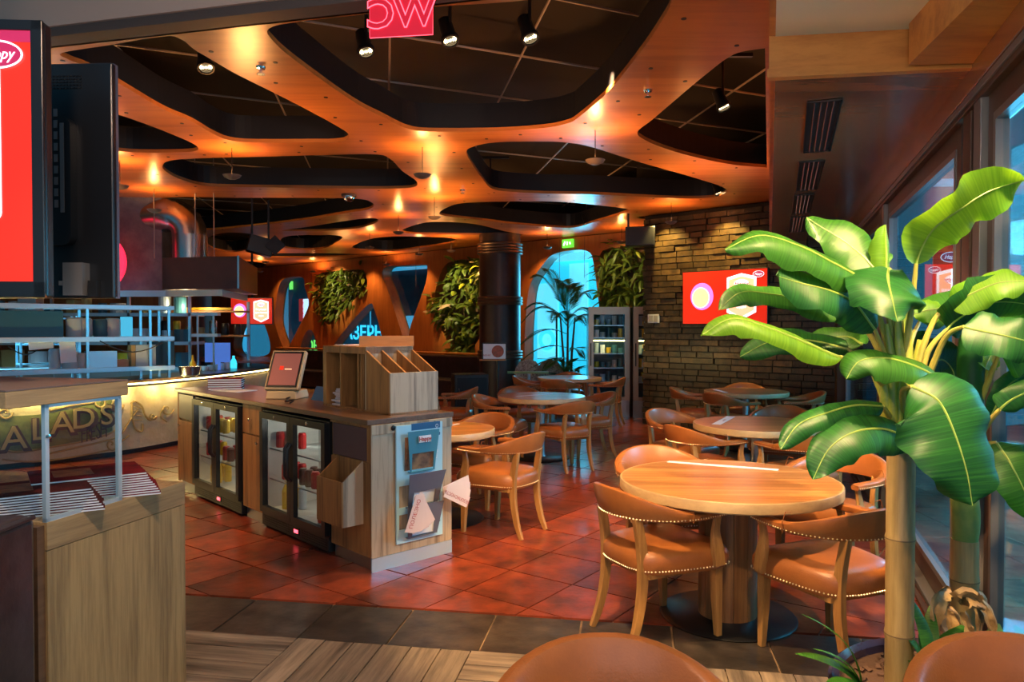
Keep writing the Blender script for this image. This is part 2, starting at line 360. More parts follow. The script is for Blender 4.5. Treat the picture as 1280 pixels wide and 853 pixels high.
# ------------------------------------------------------------------ SETTING: floor
fl = struct(MB().prism([(-12, .2), (5.2, .2), (6.5, 12), (3.4, 14.4), (-9, 25.5), (-12, 25.5)], -.08, -.012).build('floor', m_grout))
def clip(poly, a, b, c):      # keep a*x+b*y >= c
    out = []
    for i in range(len(poly)):
        p, q = poly[i], poly[(i + 1) % len(poly)]; dp = a * p[0] + b * p[1] - c; dq = a * q[0] + b * q[1] - c
        if dp >= 0: out.append(p)
        if (dp >= 0) != (dq >= 0):
            t = dp / (dp - dq); out.append((p[0] + (q[0] - p[0]) * t, p[1] + (q[1] - p[1]) * t))
    return out
T = .47; TH = R(36.1); O = (-.945, 4.327)
ax = (math.sin(TH), math.cos(TH)); bx_ = (-math.cos(TH), math.sin(TH))
g = .006
full = MB().prism([(g, g), (T - g, g), (T - g, T - g), (g, T - g)], -.02, 0)
fm = full.mesh('floor_tile', m_redtile)
cells = []
for i in range(-14, 52):
    for j in range(-34, 36):
        P = [(O[0] + (i + u) * T * ax[0] + (j + v) * T * bx_[0], O[1] + (i + u) * T * ax[1] + (j + v) * T * bx_[1]) for u, v in ((0, 0), (1, 0), (1, 1), (0, 1))]
        cx_ = sum(p[0] for p in P) / 4; cy_ = sum(p[1] for p in P) / 4
        if cy_ < 3.2 or cy_ > 16 or abs(cx_) > .78 * cy_ + .4 or cx_ > .949 + .35 * cy_ + .2: continue
        cells.append((cy_, i, j, P))
cells.sort(key=lambda q: q[0])
up = (.165, 1, 4.06)
stuff = MB(); n = 0
for cy_, i, j, P in cells:
    d = [up[0] * p[0] + up[1] * p[1] - up[2] for p in P]
    if max(d) < .02: continue
    if n < 292:
        n += 1
        if min(d) >= 0:
            # local +x of the tile mesh runs along ax, +y along bx_
            part('floor_tile', fm, fl, (P[0][0], P[0][1], random.uniform(-.0012, .0008)), math.atan2(ax[1], ax[0]))
        else:
            c_ = (sum(p[0] for p in P) / 4, sum(p[1] for p in P) / 4)
            Q = [(c_[0] + (p[0] - c_[0]) * .983, c_[1] + (p[1] - c_[1]) * .983) for p in P]
            Q = clip(Q, up[0], up[1], up[2] + .004)
            if len(Q) > 2: MB().prism(Q, -.02, 0).build('floor_tile', m_redtile, fl)
    else:
        c_ = (sum(p[0] for p in P) / 4, sum(p[1] for p in P) / 4)
        stuff.prism([(c_[0] + (p[0] - c_[0]) * .983, c_[1] + (p[1] - c_[1]) * .983) for p in P], -.02, 0)
stuff.build('distant_floor_tiles', m_redtile, fl, kind='stuff')
# dark strip tiles, plank parquet
SA = math.atan(-.165); u0 = (math.cos(SA), math.sin(SA)); v0 = (-math.sin(SA), math.cos(SA))
D0 = (-.087, 4.036 + .02)     # a joint on the upper line
dm = MB().prism([(g, -.477 + g), (T - g, -.477 + g), (T - g, -g), (g, -g)], -.02, 0).mesh('slate_tile', m_dktile)
for k in range(-7, 7):
    part('slate_tile', dm, fl, (D0[0] + k * T * u0[0], D0[1] + k * T * u0[1], random.uniform(-.001, .0005)), SA)
B0 = (-.2, 3.605); pm = MB().prism([(.003, .003), (.897, .003), (.897, .147), (.003, .147)], -.02, 0).mesh('floor_plank', m_plank)
for bi in range(-3, 4):
    for bj in range(0, 2):
        ox = B0[0] + bi * .9 * u0[0] - (bj + 1) * .9 * v0[0]; oy = B0[1] + bi * .9 * u0[1] - (bj + 1) * .9 * v0[1]
        for k in range(6):
            z = random.uniform(-.001, .0006)
            if (bi + bj) % 2 == 0: part('floor_plank', pm, fl, (ox + k * .15 * v0[0], oy + k * .15 * v0[1], z), SA)
            else: part('floor_plank', pm, fl, (ox + (k + 1) * .15 * u0[0], oy + (k + 1) * .15 * u0[1], z), SA + PI / 2)

# ------------------------------------------------------------------ ceiling with organic cut-outs
CZ = 3.37
Hs = [
 [(78, 66), (140, 56), (205, 45), (228, 50), (243, 62), (270, 78), (300, 95), (370, 130), (425, 160), (436, 170), (425, 177), (380, 178), (314, 178), (285, 175), (262, 165), (240, 152), (205, 137), (170, 117), (143, 101), (110, 84), (85, 74)],
 [(80, 130), (110, 133), (143, 142), (165, 149), (200, 162), (238, 178), (248, 186), (236, 190), (190, 191), (150, 189), (110, 180), (85, 160)],
 [(336, 36), (344, 54), (375, 80), (440, 126), (480, 147), (510, 161), (540, 164.5), (620, 164), (680, 160), (710, 154), (724, 146), (760, 115), (800, 66), (828, 25), (838, 5), (836, -12), (800, -18), (640, 2), (480, 12), (380, 26)],
 [(797, 165), (815, 150), (850, 120), (880, 95), (912, 71), (940, 62.5), (990, 60), (1090, 70), (1100, 130), (1060, 200), (1000, 210), (930, 207.5), (880, 199), (835, 187), (806, 175)],
 [(203, 208), (212, 201), (250, 198), (330, 196), (400, 194), (468, 193), (488, 199), (503, 214), (521, 227), (517, 234), (490, 236), (440, 236), (380, 235), (300, 234), (255, 232), (225, 224), (208, 215)],
 [(583, 191), (590, 184), (620, 178), (680, 177), (710, 178.5), (740, 184), (800, 203), (860, 220), (903, 234), (907, 241), (890, 247), (850, 248), (800, 246), (740, 243), (680, 242), (640, 240), (615, 236), (602, 222), (590, 205)],
 [(200, 249), (300, 247.5), (400, 247.5), (450, 249), (464, 253), (467, 257), (460, 262), (435, 266), (380, 275), (330, 281), (270, 287), (215, 289), (195, 275)],
 [(549, 267), (558, 260), (580, 254), (640, 252), (700, 252.5), (750, 257), (786, 262), (775, 268), (745, 277), (718, 284.5), (690, 284), (640, 280), (600, 275), (560, 270.5)],
 [(352, 288.3), (390, 283), (427, 277), (459, 273), (472, 274), (469, 279), (449, 285), (420, 288), (380, 289)],
 [(502, 288.5), (520, 281), (545, 277.5), (592, 280), (630, 289), (652, 294), (592, 293.5), (540, 293), (512, 292)],
 [(350, 301), (357, 296), (380, 294), (414, 294), (428, 296.5), (420, 303), (406, 310), (380, 312), (358, 310), (350, 306)],
 [(441, 308), (459, 300), (486, 296), (526, 296), (560, 297.5), (571, 301), (558, 305), (526, 309.5), (491, 314), (459, 313), (443, 312)],
 [(332, 317.5), (380, 316.5), (420, 317), (462, 319.2), (420, 321), (380, 322), (338, 321.5)],
 [(262, 296), (285, 291), (315, 293), (326, 299), (318, 309), (295, 315), (270, 312), (258, 304)],
 [(290, 329), (310, 327), (328, 329), (333, 332), (322, 336), (300, 337), (288, 333)],
]
holes = [smooth_loop([onz(x, y, CZ).to_2d().to_3d() for x, y in h], 5) for h in Hs]
def front(X): return 4.81 - .25 * (X + 3.04)
outer = [(-10, front(-10)), (1.36, front(1.36) + .0), (3.69 + .5, 10.67 + .6), (3.69, 10.9), (2.3, 12.35), (3.2, 13.3), (-9.9, 24.9), (-10, 24.9)]
SOFX = lambda Y: .02 + .346 * Y   # left edge of the soffit
outer = [(-10, front(-10)), (SOFX(3.85), front(1.36)), (SOFX(10.6), 10.6), (3.9, 10.8), (2.5, 12.4), (3.2, 13.3), (-9.9, 24.9), (-10, 24.9)]
# holes that run past the soffit edge are kept inside the sheet
hl = []
for h in holes:
    hl.append([(min(p.x, SOFX(p.y) - .06), max(p.y, front(p.x) + .03)) for p in h])
ceil = struct(poly_sheet('ceiling', outer, hl, .035, m_ply, CZ + .0175))
rim = MB()
for h in hl:
    n = len(h); cx_ = sum(p[0] for p in h) / n; cy_ = sum(p[1] for p in h) / n
    b = len(rim.v)
    for i, p in enumerate(h):
        q, r = h[i - 1], h[(i + 1) % n]; t = Vector((r[0] - q[0], r[1] - q[1]));
        t = t.normalized() if t.length > 1e-6 else Vector((1, 0)); nn = Vector((t.y, -t.x))
        if nn.dot(Vector((p[0] - cx_, p[1] - cy_))) < 0: nn = -nn
        for off, z in ((.008, CZ + .002), (.008, CZ + .26), (.02, CZ + .26), (.02, CZ + .03)): rim.v.append((p[0] + nn.x * off, p[1] + nn.y * off, z))
    for i in range(n):
        j = (i + 1) % n
        for k in range(3): rim.f.append((b + i * 4 + k, b + j * 4 + k, b + j * 4 + k + 1, b + i * 4 + k + 1))
rim.build('cutout_rim', m_rim, ceil)
dm_ = MB().cyl((0, 0, -.004), .016, .006, 10).mesh('ceiling_fixing', m_black)
for h in hl[:8]:
    n = len(h); cx_ = sum(p[0] for p in h) / n; cy_ = sum(p[1] for p in h) / n; acc = 0
    for i in range(n):
        p, q = h[i], h[(i + 1) % n]; acc += math.hypot(q[0] - p[0], q[1] - p[1])
        if acc > .62:
            acc = 0; d = Vector((p[0] - cx_, p[1] - cy_)).normalized() * .16
            x, y = p[0] + d.x, p[1] + d.y
            if y > front(x) + .1 and x < SOFX(y) - .1: part('ceiling_fixing', dm_, ceil, (x, y, CZ))
# the void above, with its suspended grid
vo = struct(MB().bb(-11, 6, 3.4, 26, 4.28, 4.34).build('ceiling_1', m_void))
ra = R(24)
for k in range(22):
    a = (k - 8) * 1.15
    for dr, nm in ((ra, 'grid_rod'), (ra + PI / 2 - .25, 'grid_rod')):
        dx, dy = math.cos(dr), math.sin(dr); nx, ny = -dy, dx
        px_, py_ = -2 + nx * a, 12 + ny * a; pts = []
        for t in (-14, 14): pts.append((px_ + dx * t, py_ + dy * t))
        # trim to the void box
        Q = [];
        for s_ in range(0, 281):
            t = -14 + s_ * .1; x, y = px_ + dx * t, py_ + dy * t
            if -8 < x < 3.8 and front(x) + .1 < y < 22 and x < SOFX(y) - .05: Q.append((x, y))
        if len(Q) > 6: MB().tube([(Q[0][0], Q[0][1], 3.98 + .02 * (nm == 'x')), (Q[-1][0], Q[-1][1], 3.98)], .011, 5).build(nm, m_rod, vo)
# outer shell of the void
struct(MB().bb(-10.1, -10, front(-10), 25, 3.3, 4.3).build('trim_4', m_void))

def up_wall(name, p, q):
    d = (Vector(q) - Vector(p)).normalized() * .1; n_ = (-d.y, d.x)
    struct(MB().prism([p, q, (q[0] + n_[0], q[1] + n_[1]), (p[0] + n_[0], p[1] + n_[1])], CZ, 4.3).build(name, m_void))
up_wall('trim_10', (3.8, 12.6), (-9.9, 24.54)); up_wall('trim_11', (4.75, 9.7), (2.1, 12.2)); up_wall('trim_12', (2.1, 12.15), (3.5, 13.2))
# bulkhead beam across the top, front ceiling
bh = MB(); a0, a1 = (-10, front(-10)), (SOFX(3.85), front(1.36))
bh.prism([a0, a1, (a1[0], a1[1] - .16), (a0[0], a0[1] - .16)], 3.425, 4.3)
struct(bh.build('trim_1', m_beige))
struct(MB().prism([(a0[0], a0[1] + .02), (a1[0], a1[1] + .02), (a1[0], a1[1] - .14), (a0[0], a0[1] - .14)], 3.37, 3.425).build('trim_2', m_band))
struct(MB().prism([(-10, 2.8), (-10, front(-10) - .16), (a1[0], a1[1] - .16), (1.1, 2.8)], 3.69, 3.75).build('ceiling_2', m_cream))
# soffit on the right
fx = lambda p: (p[0], p[1])
WIN = lambda Y: .949 + .35 * Y
sof = [(SOFX(3.58), 3.58), (WIN(3.4) + .1, 3.4), (WIN(10.1) + .1, 10.1), (SOFX(10.9), 10.9)]
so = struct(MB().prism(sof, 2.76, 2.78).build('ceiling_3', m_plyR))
struct(MB().prism([(SOFX(2.9), 2.9), (WIN(2.9) + .1, 2.9), (WIN(3.5), 3.46), (SOFX(3.55), 3.55)], 2.955, 3.0).build('ceiling_4', m_cream))
# edge board, fascia
struct(MB().prism([(SOFX(3.57) - .03, 3.57), (SOFX(3.57), 3.56), (SOFX(10.9), 10.9), (SOFX(10.9) - .03, 10.9)], 2.79, CZ + .9).build('trim_5', m_ply))
struct(MB().prism([(SOFX(2.9) - .03, 2.9), (SOFX(2.9), 2.9), (SOFX(3.54), 3.54), (SOFX(3.54) - .03, 3.54)], 2.955, 3.75).build('trim_6', m_ply))
struct(MB().prism([(SOFX(3.55) - .03, 3.55), (2.22, 3.40), (2.22, 3.43), (SOFX(3.58) - .03, 3.58)], 2.795, 3.0).build('trim_7', m_trim))
struct(MB().prism([(SOFX(3.5) - .03, 3.525), (2.22, 3.375), (2.22, 3.42), (SOFX(3.58) - .03, 3.575)], 2.755, 2.795).build('trim_8', m_trim))
struct(MB().prism([(1.80, 3.40), (1.62, 2.4), (1.95, 2.4), (2.15, 3.38)], 2.77, 2.96).build('trim_9', m_trim))
vs_ = MB()
def vent(px, px1, py0, py1, lab):
    a = onz(px, py0, 2.758); b = onz(px1, py1, 2.758); L_ = (b - a).length; ang = math.atan2(b.y - a.y, b.x - a.x)
    t = thing('ceiling_vent', lab, 'vent', ((a.x + b.x) / 2, (a.y + b.y) / 2, 2.757), ang, 'slotted air vents in the right soffit')
    f = MB(); W_ = .172
    f.bb(-L_ / 2, L_ / 2, -W_ / 2, -W_ / 2 + .012, -.008, 0); f.bb(-L_ / 2, L_ / 2, W_ / 2 - .012, W_ / 2, -.008, 0); f.bb(-L_ / 2, -L_ / 2 + .012, -W_ / 2, W_ / 2, -.008, 0); f.bb(L_ / 2 - .012, L_ / 2, -W_ / 2, W_ / 2, -.008, 0)
    f.build('frame', m_blackm, t); MB().bb(-L_ / 2, L_ / 2, -W_ / 2, W_ / 2, -.001, .0005).build('backing', m_black, t)
    for k in range(4): MB().box((0, -.046 + .031 * k, -.005), (L_ - .024, .008, .003), rx=.6).build('slat', m_rim, t)
vent(1031, 1021, 125, 189, 'black slotted ceiling vent in soffit, nearest the front edge'); vent(1015, 1008.5, 201, 237, 'black slotted ceiling vent in soffit, second from the front edge'); vent(1005, 1001, 243, 266, 'black slotted ceiling vent in soffit, third from the front edge')
vent(999, 995, 271, 290, 'black slotted ceiling vent in soffit, farthest one near the brick wall')

# ------------------------------------------------------------------ right window wall
wr = thing('w', '', ''); 
for k in ('label', 'category'): del wr[k]
wr.name = 'wall_right'; wr['kind'] = 'structure'; wr.location = (.949, 0, 0); wr.rotation_euler = (0, 0, math.atan2(1, .35))
# local x along the wall, local y<0 = room side is +? (left of direction) -> y>0 is the room
def wb(name, mat, *b): return MB().bb(*b).build(name, mat, wr, bevel=.004)
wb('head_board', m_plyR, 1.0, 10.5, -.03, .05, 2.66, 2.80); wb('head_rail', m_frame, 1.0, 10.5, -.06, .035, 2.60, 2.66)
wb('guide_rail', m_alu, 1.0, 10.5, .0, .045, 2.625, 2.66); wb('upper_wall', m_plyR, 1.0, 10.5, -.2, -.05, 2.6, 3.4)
wb('floor_track', m_alu, 1.0, 10.5, -.07, .06, 0, .035); wb('floor_track', m_frame, 1.0, 10.5, .07, .1, 0, .02)
def leafdoor(n, x0, x1):
    r = MB(); z0, z1 = .04, 2.6; W_ = .10
    r.bb(x0, x0 + W_, -.05, 0, z0, z1); r.bb(x1 - W_, x1, -.05, 0, z0, z1); r.bb(x0 + W_, x1 - W_, -.05, 0, z1 - W_, z1); r.bb(x0 + W_, x1 - W_, -.05, 0, z0, z0 + .12)
    o = struct(r.build('window_%d' % n, m_frame)); o.parent = None; o.location = wr.location; o.rotation_euler = wr.rotation_euler
    q = MB(); i0, i1 = x0 + W_, x1 - W_; w2 = .035
    q.bb(i0, i0 + w2, -.045, .006, z0 + .12, z1 - W_); q.bb(i1 - w2, i1, -.045, .006, z0 + .12, z1 - W_); q.bb(i0, i1, -.045, .006, z1 - W_ - w2, z1 - W_); q.bb(i0, i1, -.045, .006, z0 + .12, z0 + .12 + w2)
    q.build('window_bead', m_alu, o); MB().bb(i0 + w2, i1 - w2, -.026, -.022, z0 + .12 + w2, z1 - W_ - w2).build('window_pane', m_glass, o)
leafdoor(1, 1.0, 3.50); leafdoor(2, 4.0, 6.55); leafdoor(3, 6.95, 10.2)
for x in (3.50, 6.55):
    wb('post', m_alu, x + .01, x + .13, -.08, .03, 0, 2.62); wb('post', m_blackm, x + .13, x + .22, -.1, .0, 0, 2.62); wb('post', m_frame, x + .23, x + .38, -.06, .02, 0, 2.62)
wb('end_post', m_frame, 10.2, 10.6, -.1, .1, 0, 2.8)

# ------------------------------------------------------------------ brick wall
bw = struct(MB().prism([(2.16, 12.1), (4.62, 9.79), (4.72, 9.90), (2.26, 12.21)], 0, CZ).build('wall_brick', m_mortar))
bd = Vector((4.62 - 2.16, 9.79 - 12.1)); BL = bd.length; ba = math.atan2(bd.y, bd.x); bd.normalize(); bn = Vector((bd.y, -bd.x))
bm_ = [MB().box((0, 0, 0), (L_, .05, .078)).mesh('brick', m_brick) for L_ in (.268, .20, .34)]
rest = MB(); cnt = 0; rows = int(CZ / .092)
order = list(range(rows - 1, -1, -1))
for rI in order:
    x = -.14 * (rI % 2) + random.uniform(-.03, .03)
    while x < BL:
        ki = random.choices((0, 1, 2), (6, 2, 1.4))[0]; L_ = (.268, .20, .34)[ki]
        x0, x1 = x, x + L_; x = x1 + .012
        if x1 > BL + .02 or x0 < -.02: 
            if x0 < -.02 and x1 > .05:
                cxx = x1 / 2; p = Vector((2.16, 12.1)) + bd * cxx + bn * .02; rest.box((p.x, p.y, rI * .092 + .05), (x1, .05, .078), rz=ba)
            continue
        proud = random.choice((0, 0, .004, .01, .01, .03)) if rI > 10 else random.choice((0, .004, .01))
        p = Vector((2.16, 12.1)) + bd * ((x0 + x1) / 2) + bn * (.018 + proud)
        z = rI * .092 + .05
        if cnt < 298: part('brick', bm_[ki], bw, (p.x, p.y, z), ba); cnt += 1
        else: rest.box((p.x, p.y, z), (L_, .05, .078), rz=ba)
rest.build('lower_bricks', m_brick, bw, kind='stuff')
# wall behind brick corner closing to back wall
struct(MB().prism([(2.2, 12.15), (2.3, 12.2), (3.3, 13.3), (3.1, 13.4)], 0, CZ).build('wall_side', m_wallwood))

# ------------------------------------------------------------------ back wall with shaped openings
W0 = Vector((3.3, 13.05)); W1 = Vector((-9.9, 24.54)); wd = (W1 - W0); WL = wd.length; wd.normalize()
wnr = Vector((wd.y, -wd.x));  # horizontal normal
if wnr.y > 0: wnr = -wnr
def onwall(px, py, off=0):
    d = ray(px, py); p0 = W0 + wnr * off; # solve (d.xy*t - p0)·wnr = 0
    t = p0.dot(wnr) / (d.x * wnr.x + d.y * wnr.y); p = Vector((0, 0, H)) + d * t
    return ((Vector((p.x, p.y)) - W0).dot(wd), p.z)
ops = {
 'w1': [(357, 348), (378, 347), (381, 360), (386, 378), (382, 392), (372, 412), (362, 432), (358, 440), (352, 430), (344, 405), (345, 380), (349, 358)],
 'p1': [(398, 343), (420, 339), (450, 337), (457, 344), (459, 355), (455, 362), (430, 388), (412, 406), (404, 400), (398, 380), (392, 360)],
 'w2': [(462, 380), (468, 388), (474, 408), (478, 430), (477, 446), (420, 446), (411, 442), (418, 430), (440, 402)],
 'w3': [(482, 334), (500, 332.5), (530, 331), (534, 336), (533, 350), (526, 372), (514, 405), (510, 422), (505, 424), (500, 410), (486, 366), (478, 345)],
 'p2': [(561, 328), (600, 324), (612, 328), (612, 380), (598, 425), (580, 446), (566, 440), (548, 405), (541, 385), (548, 350)],
 'w4': [(690, 319), (715, 313), (736, 315), (742, 330), (746, 360), (750, 400), (750, 470), (662, 470), (656, 445), (657, 400), (662, 358), (675, 336)],
 'w5': [(385, 413), (392, 418), (396, 445), (376, 445), (378, 425)],
 'p3': [(757, 312), (800, 309), (815, 312), (815, 395), (800, 408), (770, 408), (752, 380), (750, 330)],
 'w6': [(302, 400), (322, 396), (332, 410), (338, 435), (330, 445), (300, 445), (292, 430)],
}
hole2 = []
for k, L_ in ops.items():
    hole2.append([(p.x, p.y) for p in smooth_loop([Vector((*onwall(x, y), 0)) for x, y in L_], 4)])
XF = Matrix(((wd.x, 0, -wnr.x, W0.x), (wd.y, 0, -wnr.y, W0.y), (0, 1, 0, 0), (0, 0, 0, 1)))
bwall = struct(poly_sheet('wall_back', [(0, 0), (WL, 0), (WL, CZ), (0, CZ)], hole2, .3, m_wallwood, .15, XF))
seam = MB()
for k in range(1, 26):
    s_ = k * .62
    p = W0 + wd * s_
    if s_ > WL: break
    if k in (1, 4, 5, 8, 12, 14, 19): MB().box((p.x + wnr.x * .001, p.y + wnr.y * .001, 2.95), (.008, .004, .8), rz=math.atan2(wd.y, wd.x)).build('veneer_joint', m_band, bwall)
names = {'w1': 11, 'w2': 12, 'w3': 13, 'w4': 14, 'w5': 15, 'w6': 16}
for k, nn in names.items():
    L_ = hole2[list(ops).index(k)]
    o = struct(poly_sheet('window_%d' % nn, L_, [], .006, m_glass, .26, XF))
# world beyond the back wall: lit street and planting
bdrop = [W0 + wd * s_ - wnr * 3.5 for s_ in (-2, WL + 1)]
bb_ = thing('shopfront', 'dark teal shopfront across the passage behind the shaped windows', 'building')
MB().prism([(bdrop[0].x, bdrop[0].y), (bdrop[1].x, bdrop[1].y), (bdrop[1].x - wnr.x * .2, bdrop[1].y - wnr.y * .2), (bdrop[0].x - wnr.x * .2, bdrop[0].y - wnr.y * .2)], -.1, 4.5).build('facade', m_teal, bb_)
RW = math.atan2(-wd.y, -wd.x)   # text readable from inside
def wallpt(px, py, off): s_, z = onwall(px, py, off); p = W0 + wd * s_ + wnr * off; return Vector((p.x, p.y, z))
def facade_quad(name, mat, px0, py0, px1, py1, off=-3.4, th=.03):
    a = wallpt(px0, py0, off); b = wallpt(px1, py1, off)
    c_ = (a + b) / 2
    return MB().box(c_, ((a.xy - b.xy).length, th, abs(a.z - b.z)), rz=RW).build(name, mat, bb_)
facade_quad('lit_panel', m_lit, 650, 300, 760, 480); facade_quad('lit_panel', m_lit2, 672, 355, 698, 450, -3.36)
facade_quad('lit_panel', m_lit2, 712, 330, 735, 400, -3.36); facade_quad('canopy', m_lit2, 690, 316, 745, 324, -3.2)
facade_quad('door_bar', m_frame, 695, 395, 696.5, 450, -3.3); facade_quad('door_bar', m_frame, 672, 449, 735, 450.5, -3.3)
q = wallpt(684, 425, -3.3); MB().lathe([(.16, .02), (.16, 0), (.28, 0), (.28, .02), (.16, .02)], (0, 0, 0), 20, cap=False).build('ring_mark', m_cyan, bb_).matrix_local = Matrix.Translation(q) @ Matrix.Rotation(RW, 4, 'Z') @ Matrix.Rotation(PI / 2, 4, 'X')
for (px, py, tx, sz, mt) in ((449, 417, 'ЛАЗЕРН', .62, m_cyan), (447, 440, 'АРЕНА', .55, m_cyan), (391, 433, 'ОВ', .5, m_green)):
    q = wallpt(px, py, -3.2); text(tx, sz, mt, bb_, 'sign_letters', upright(q.x, q.y, q.z, RW), .01, .01)
facade_quad('neon_bar', m_nwin, 462.5, 386, 463.5, 410, -3.1)
facade_quad('screen', m_red, 374, 374, 380, 402); facade_quad('screen', m_scrw, 379, 374, 386, 398); facade_quad('window', m_nwin, 346, 395, 353, 440); facade_quad('window', m_nwin, 350, 362, 354, 385)
facade_quad('window', m_nwin, 302, 402, 312, 440); facade_quad('sign', m_scrw, 302, 408, 306, 420, -3.2)
facade_quad('window', m_nwin, 508, 395, 530, 425); facade_quad('window', m_nwin, 484, 333, 534, 336); facade_quad('planting_glow', m_green, 362, 352, 366, 362)

# living-wall pockets
def leafmesh(L_, w_, mat, seg=4, fold=.25, name='leaf'):
    mb = MB(); us = []
    for i in range(seg + 1):
        t = i / seg; ww = w_ * math.sin(PI * min(1, t * .92 + .06)) ** .7; z = .25 * L_ * t * (1 - t) * 2 - .2 * L_ * t * t
        for v in (-1, 0, 1): mb.v.append((L_ * t, ww * v / 2, z - abs(v) * ww * fold)); us.append((t, v * .5 + .5))
    for i in range(seg):
        for k in (0, 1): mb.f.append((i * 3 + k, i * 3 + 3 + k, i * 3 + 4 + k, i * 3 + 1 + k))
    me = mb.mesh(name, mat, True); uvl = me.uv_layers.new(name='uv')
    for lp in me.loops: uvl.data[lp.index].uv = us[lp.vertex_index]
    return me
def scatter_foliage(center_list, mats, count, L_, parent, nameparts=40, out=None, spread=1):
    ms = [leafmesh(L_ * s_, L_ * s_ * w_, m) for m, s_, w_ in mats]
    big = MB(); bu = []
    for k in range(count):
        c_ = Vector(random.choice(center_list)) + Vector([random.gauss(0, .07) for _ in range(3)])
        az = random.uniform(-1.3, 1.3); el = random.uniform(-1.1, .6)
        d = (Matrix.Rotation(az, 3, 'Z') @ out.to_3d()); me = random.choice(ms)
        rot = (random.uniform(-.6, .6), -el, math.atan2(d.y, d.x))
        if k < nameparts: part('leaf', me, parent, c_ + out.to_3d() * .06, rot=rot)
        else:
            from mathutils import Euler
            mt = Matrix.Translation(c_) @ Euler(rot).to_matrix().to_4x4(); b = len(big.v)
            big.v += [tuple(mt @ v.co) for v in me.vertices]; big.f += [tuple(i + b for i in p.vertices) for p in me.polygons]
    return big
for key, lab, cnt_, L_, mts in (
  ('p1', 'leafy green living-wall panel filling the triangular recess in the far wall', 420, .30, ((m_fern, 1, .35), (m_fern, .7, .3), (m_fernl, .8, .25))),
  ('p2', 'tall living-wall panel with lime and pinkish leaves left of the round column', 460, .34, ((m_fern, 1, .4), (m_fernl, 1, .25), (m_fernl, .8, .5), (m_fernp, .9, .5), (m_fern, .7, .2))),
  ('p3', 'dark shaggy living-wall panel above the glass-door refrigerators', 420, .30, ((m_fern, 1, .3), (m_fern, 1.2, .25), (m_fernl, .7, .3)))):
    t = thing('living_wall', lab, 'plant wall'); L2 = hole2[list(ops).index(key)]
    poly_sheet('backing', L2, [], .02, m_trunk, .22, XF, t)
    xs = [p[0] for p in L2]; ys = [p[1] for p in L2]; cs = []
    def inside(x, y):
        c_ = False; n_ = len(L2)
        for i in range(n_):
            a, b = L2[i], L2[i - 1]
            if (a[1] > y) != (b[1] > y) and x < (b[0] - a[0]) * (y - a[1]) / (b[1] - a[1]) + a[0]: c_ = not c_
        return c_
    while len(cs) < 160:
        x, y = random.uniform(min(xs), max(xs)), random.uniform(min(ys), max(ys))
        if inside(x, y): p = W0 + wd * x - wnr * .12; cs.append((p.x, p.y, y))
    big = scatter_foliage(cs, mts, cnt_, L_, t, 70, wnr)
    big.build('small_foliage', m_fern, t, True, kind='stuff')
    a = W0 + wd * ((min(xs) + max(xs)) / 2) + wnr * 1.1
    lamp('SPOT', 'plant_spot', (a.x, a.y, 3.25), 95 if key != 'p3' else 40, (1, .80, .34), .04, (a.x - wnr.x * 1.1, a.y - wnr.y * 1.1, (min(ys) + max(ys)) / 2 + .2), 60)
# left wall closing the kitchen
wl_ = struct(MB().bb(-10.1, -10, 4, 25, 0, CZ).build('wall_left', m_wallwood))
kb = struct(MB().prism([(-10, 14.6), (-6.4, 14.6), (-6.4, 14.75), (-10, 14.75)], 0, CZ).build('wall_kitchen', m_wallwood))
# banquette along the back wall
t = thing('banquette', 'dark quilted leather banquette with wooden ledge along the back wall', 'bench', (0, 0, 0), 0)
for s0, s1 in ((4.4, 9.0), (9.02, 13.0)):
    a = W0 + wd * s0 + wnr * .35; b = W0 + wd * s1 + wnr * .35; c_ = (a + b) / 2
    MB().box((c_.x, c_.y, .55), ((b - a).length, .16, .8), rz=math.atan2(wd.y, wd.x)).build('backrest', m_leather2, t, bevel=.03)
    c2 = c_ + wnr * .35; MB().box((c2.x, c2.y, .23), ((b - a).length, .5, .44), rz=math.atan2(wd.y, wd.x)).build('seat', m_leather2, t, bevel=.04)
    MB().box((c_.x - wnr.x * .1, c_.y - wnr.y * .1, .985), ((b - a).length, .28, .04), rz=math.atan2(wd.y, wd.x)).build('ledge', m_trim, t, bevel=.006)

# exit sign
q = wallpt(710, 304.5, .05)
t = thing('exit_sign', 'small green lit running-man exit sign on the wood wall above arch window', 'sign', q, RW)
MB().box((0, 0, 0), (.27, .05, .17)).build('housing', m_exit, t, bevel=.008)
for k in range(3): MB().box((-.07 + .07 * k, -.03, 0), (.03, .008, .09 - .02 * k), ry=.5 - .4 * k).build('pictogram', m_scrw, t)

# ------------------------------------------------------------------ round duct column
t = thing('column', 'round dark steel column with cable bands beside arch window', 'column', (-.235, 14.5, 0))
MB().cyl((0, 0, 0), .40, CZ, 40).build('shaft', M('column_steel', (.07, .045, .04), .38, .5, col2=(.045, .03, .03), vscale=2), t, True)
for z, k in ((3.0, 4), (2.02, 3), (.98, 3)):
    for i in range(k): MB().lathe([(.40, -.02), (.435, -.015), (.445, .01), (.435, .035), (.40, .04)], (0, 0, z + i * .055), 40, cap=False).build('cable_band', M('band_steel', (.16, .12, .10), .45, .8) if 'band_steel' not in bpy.data.materials else bpy.data.materials['band_steel'], t, True)

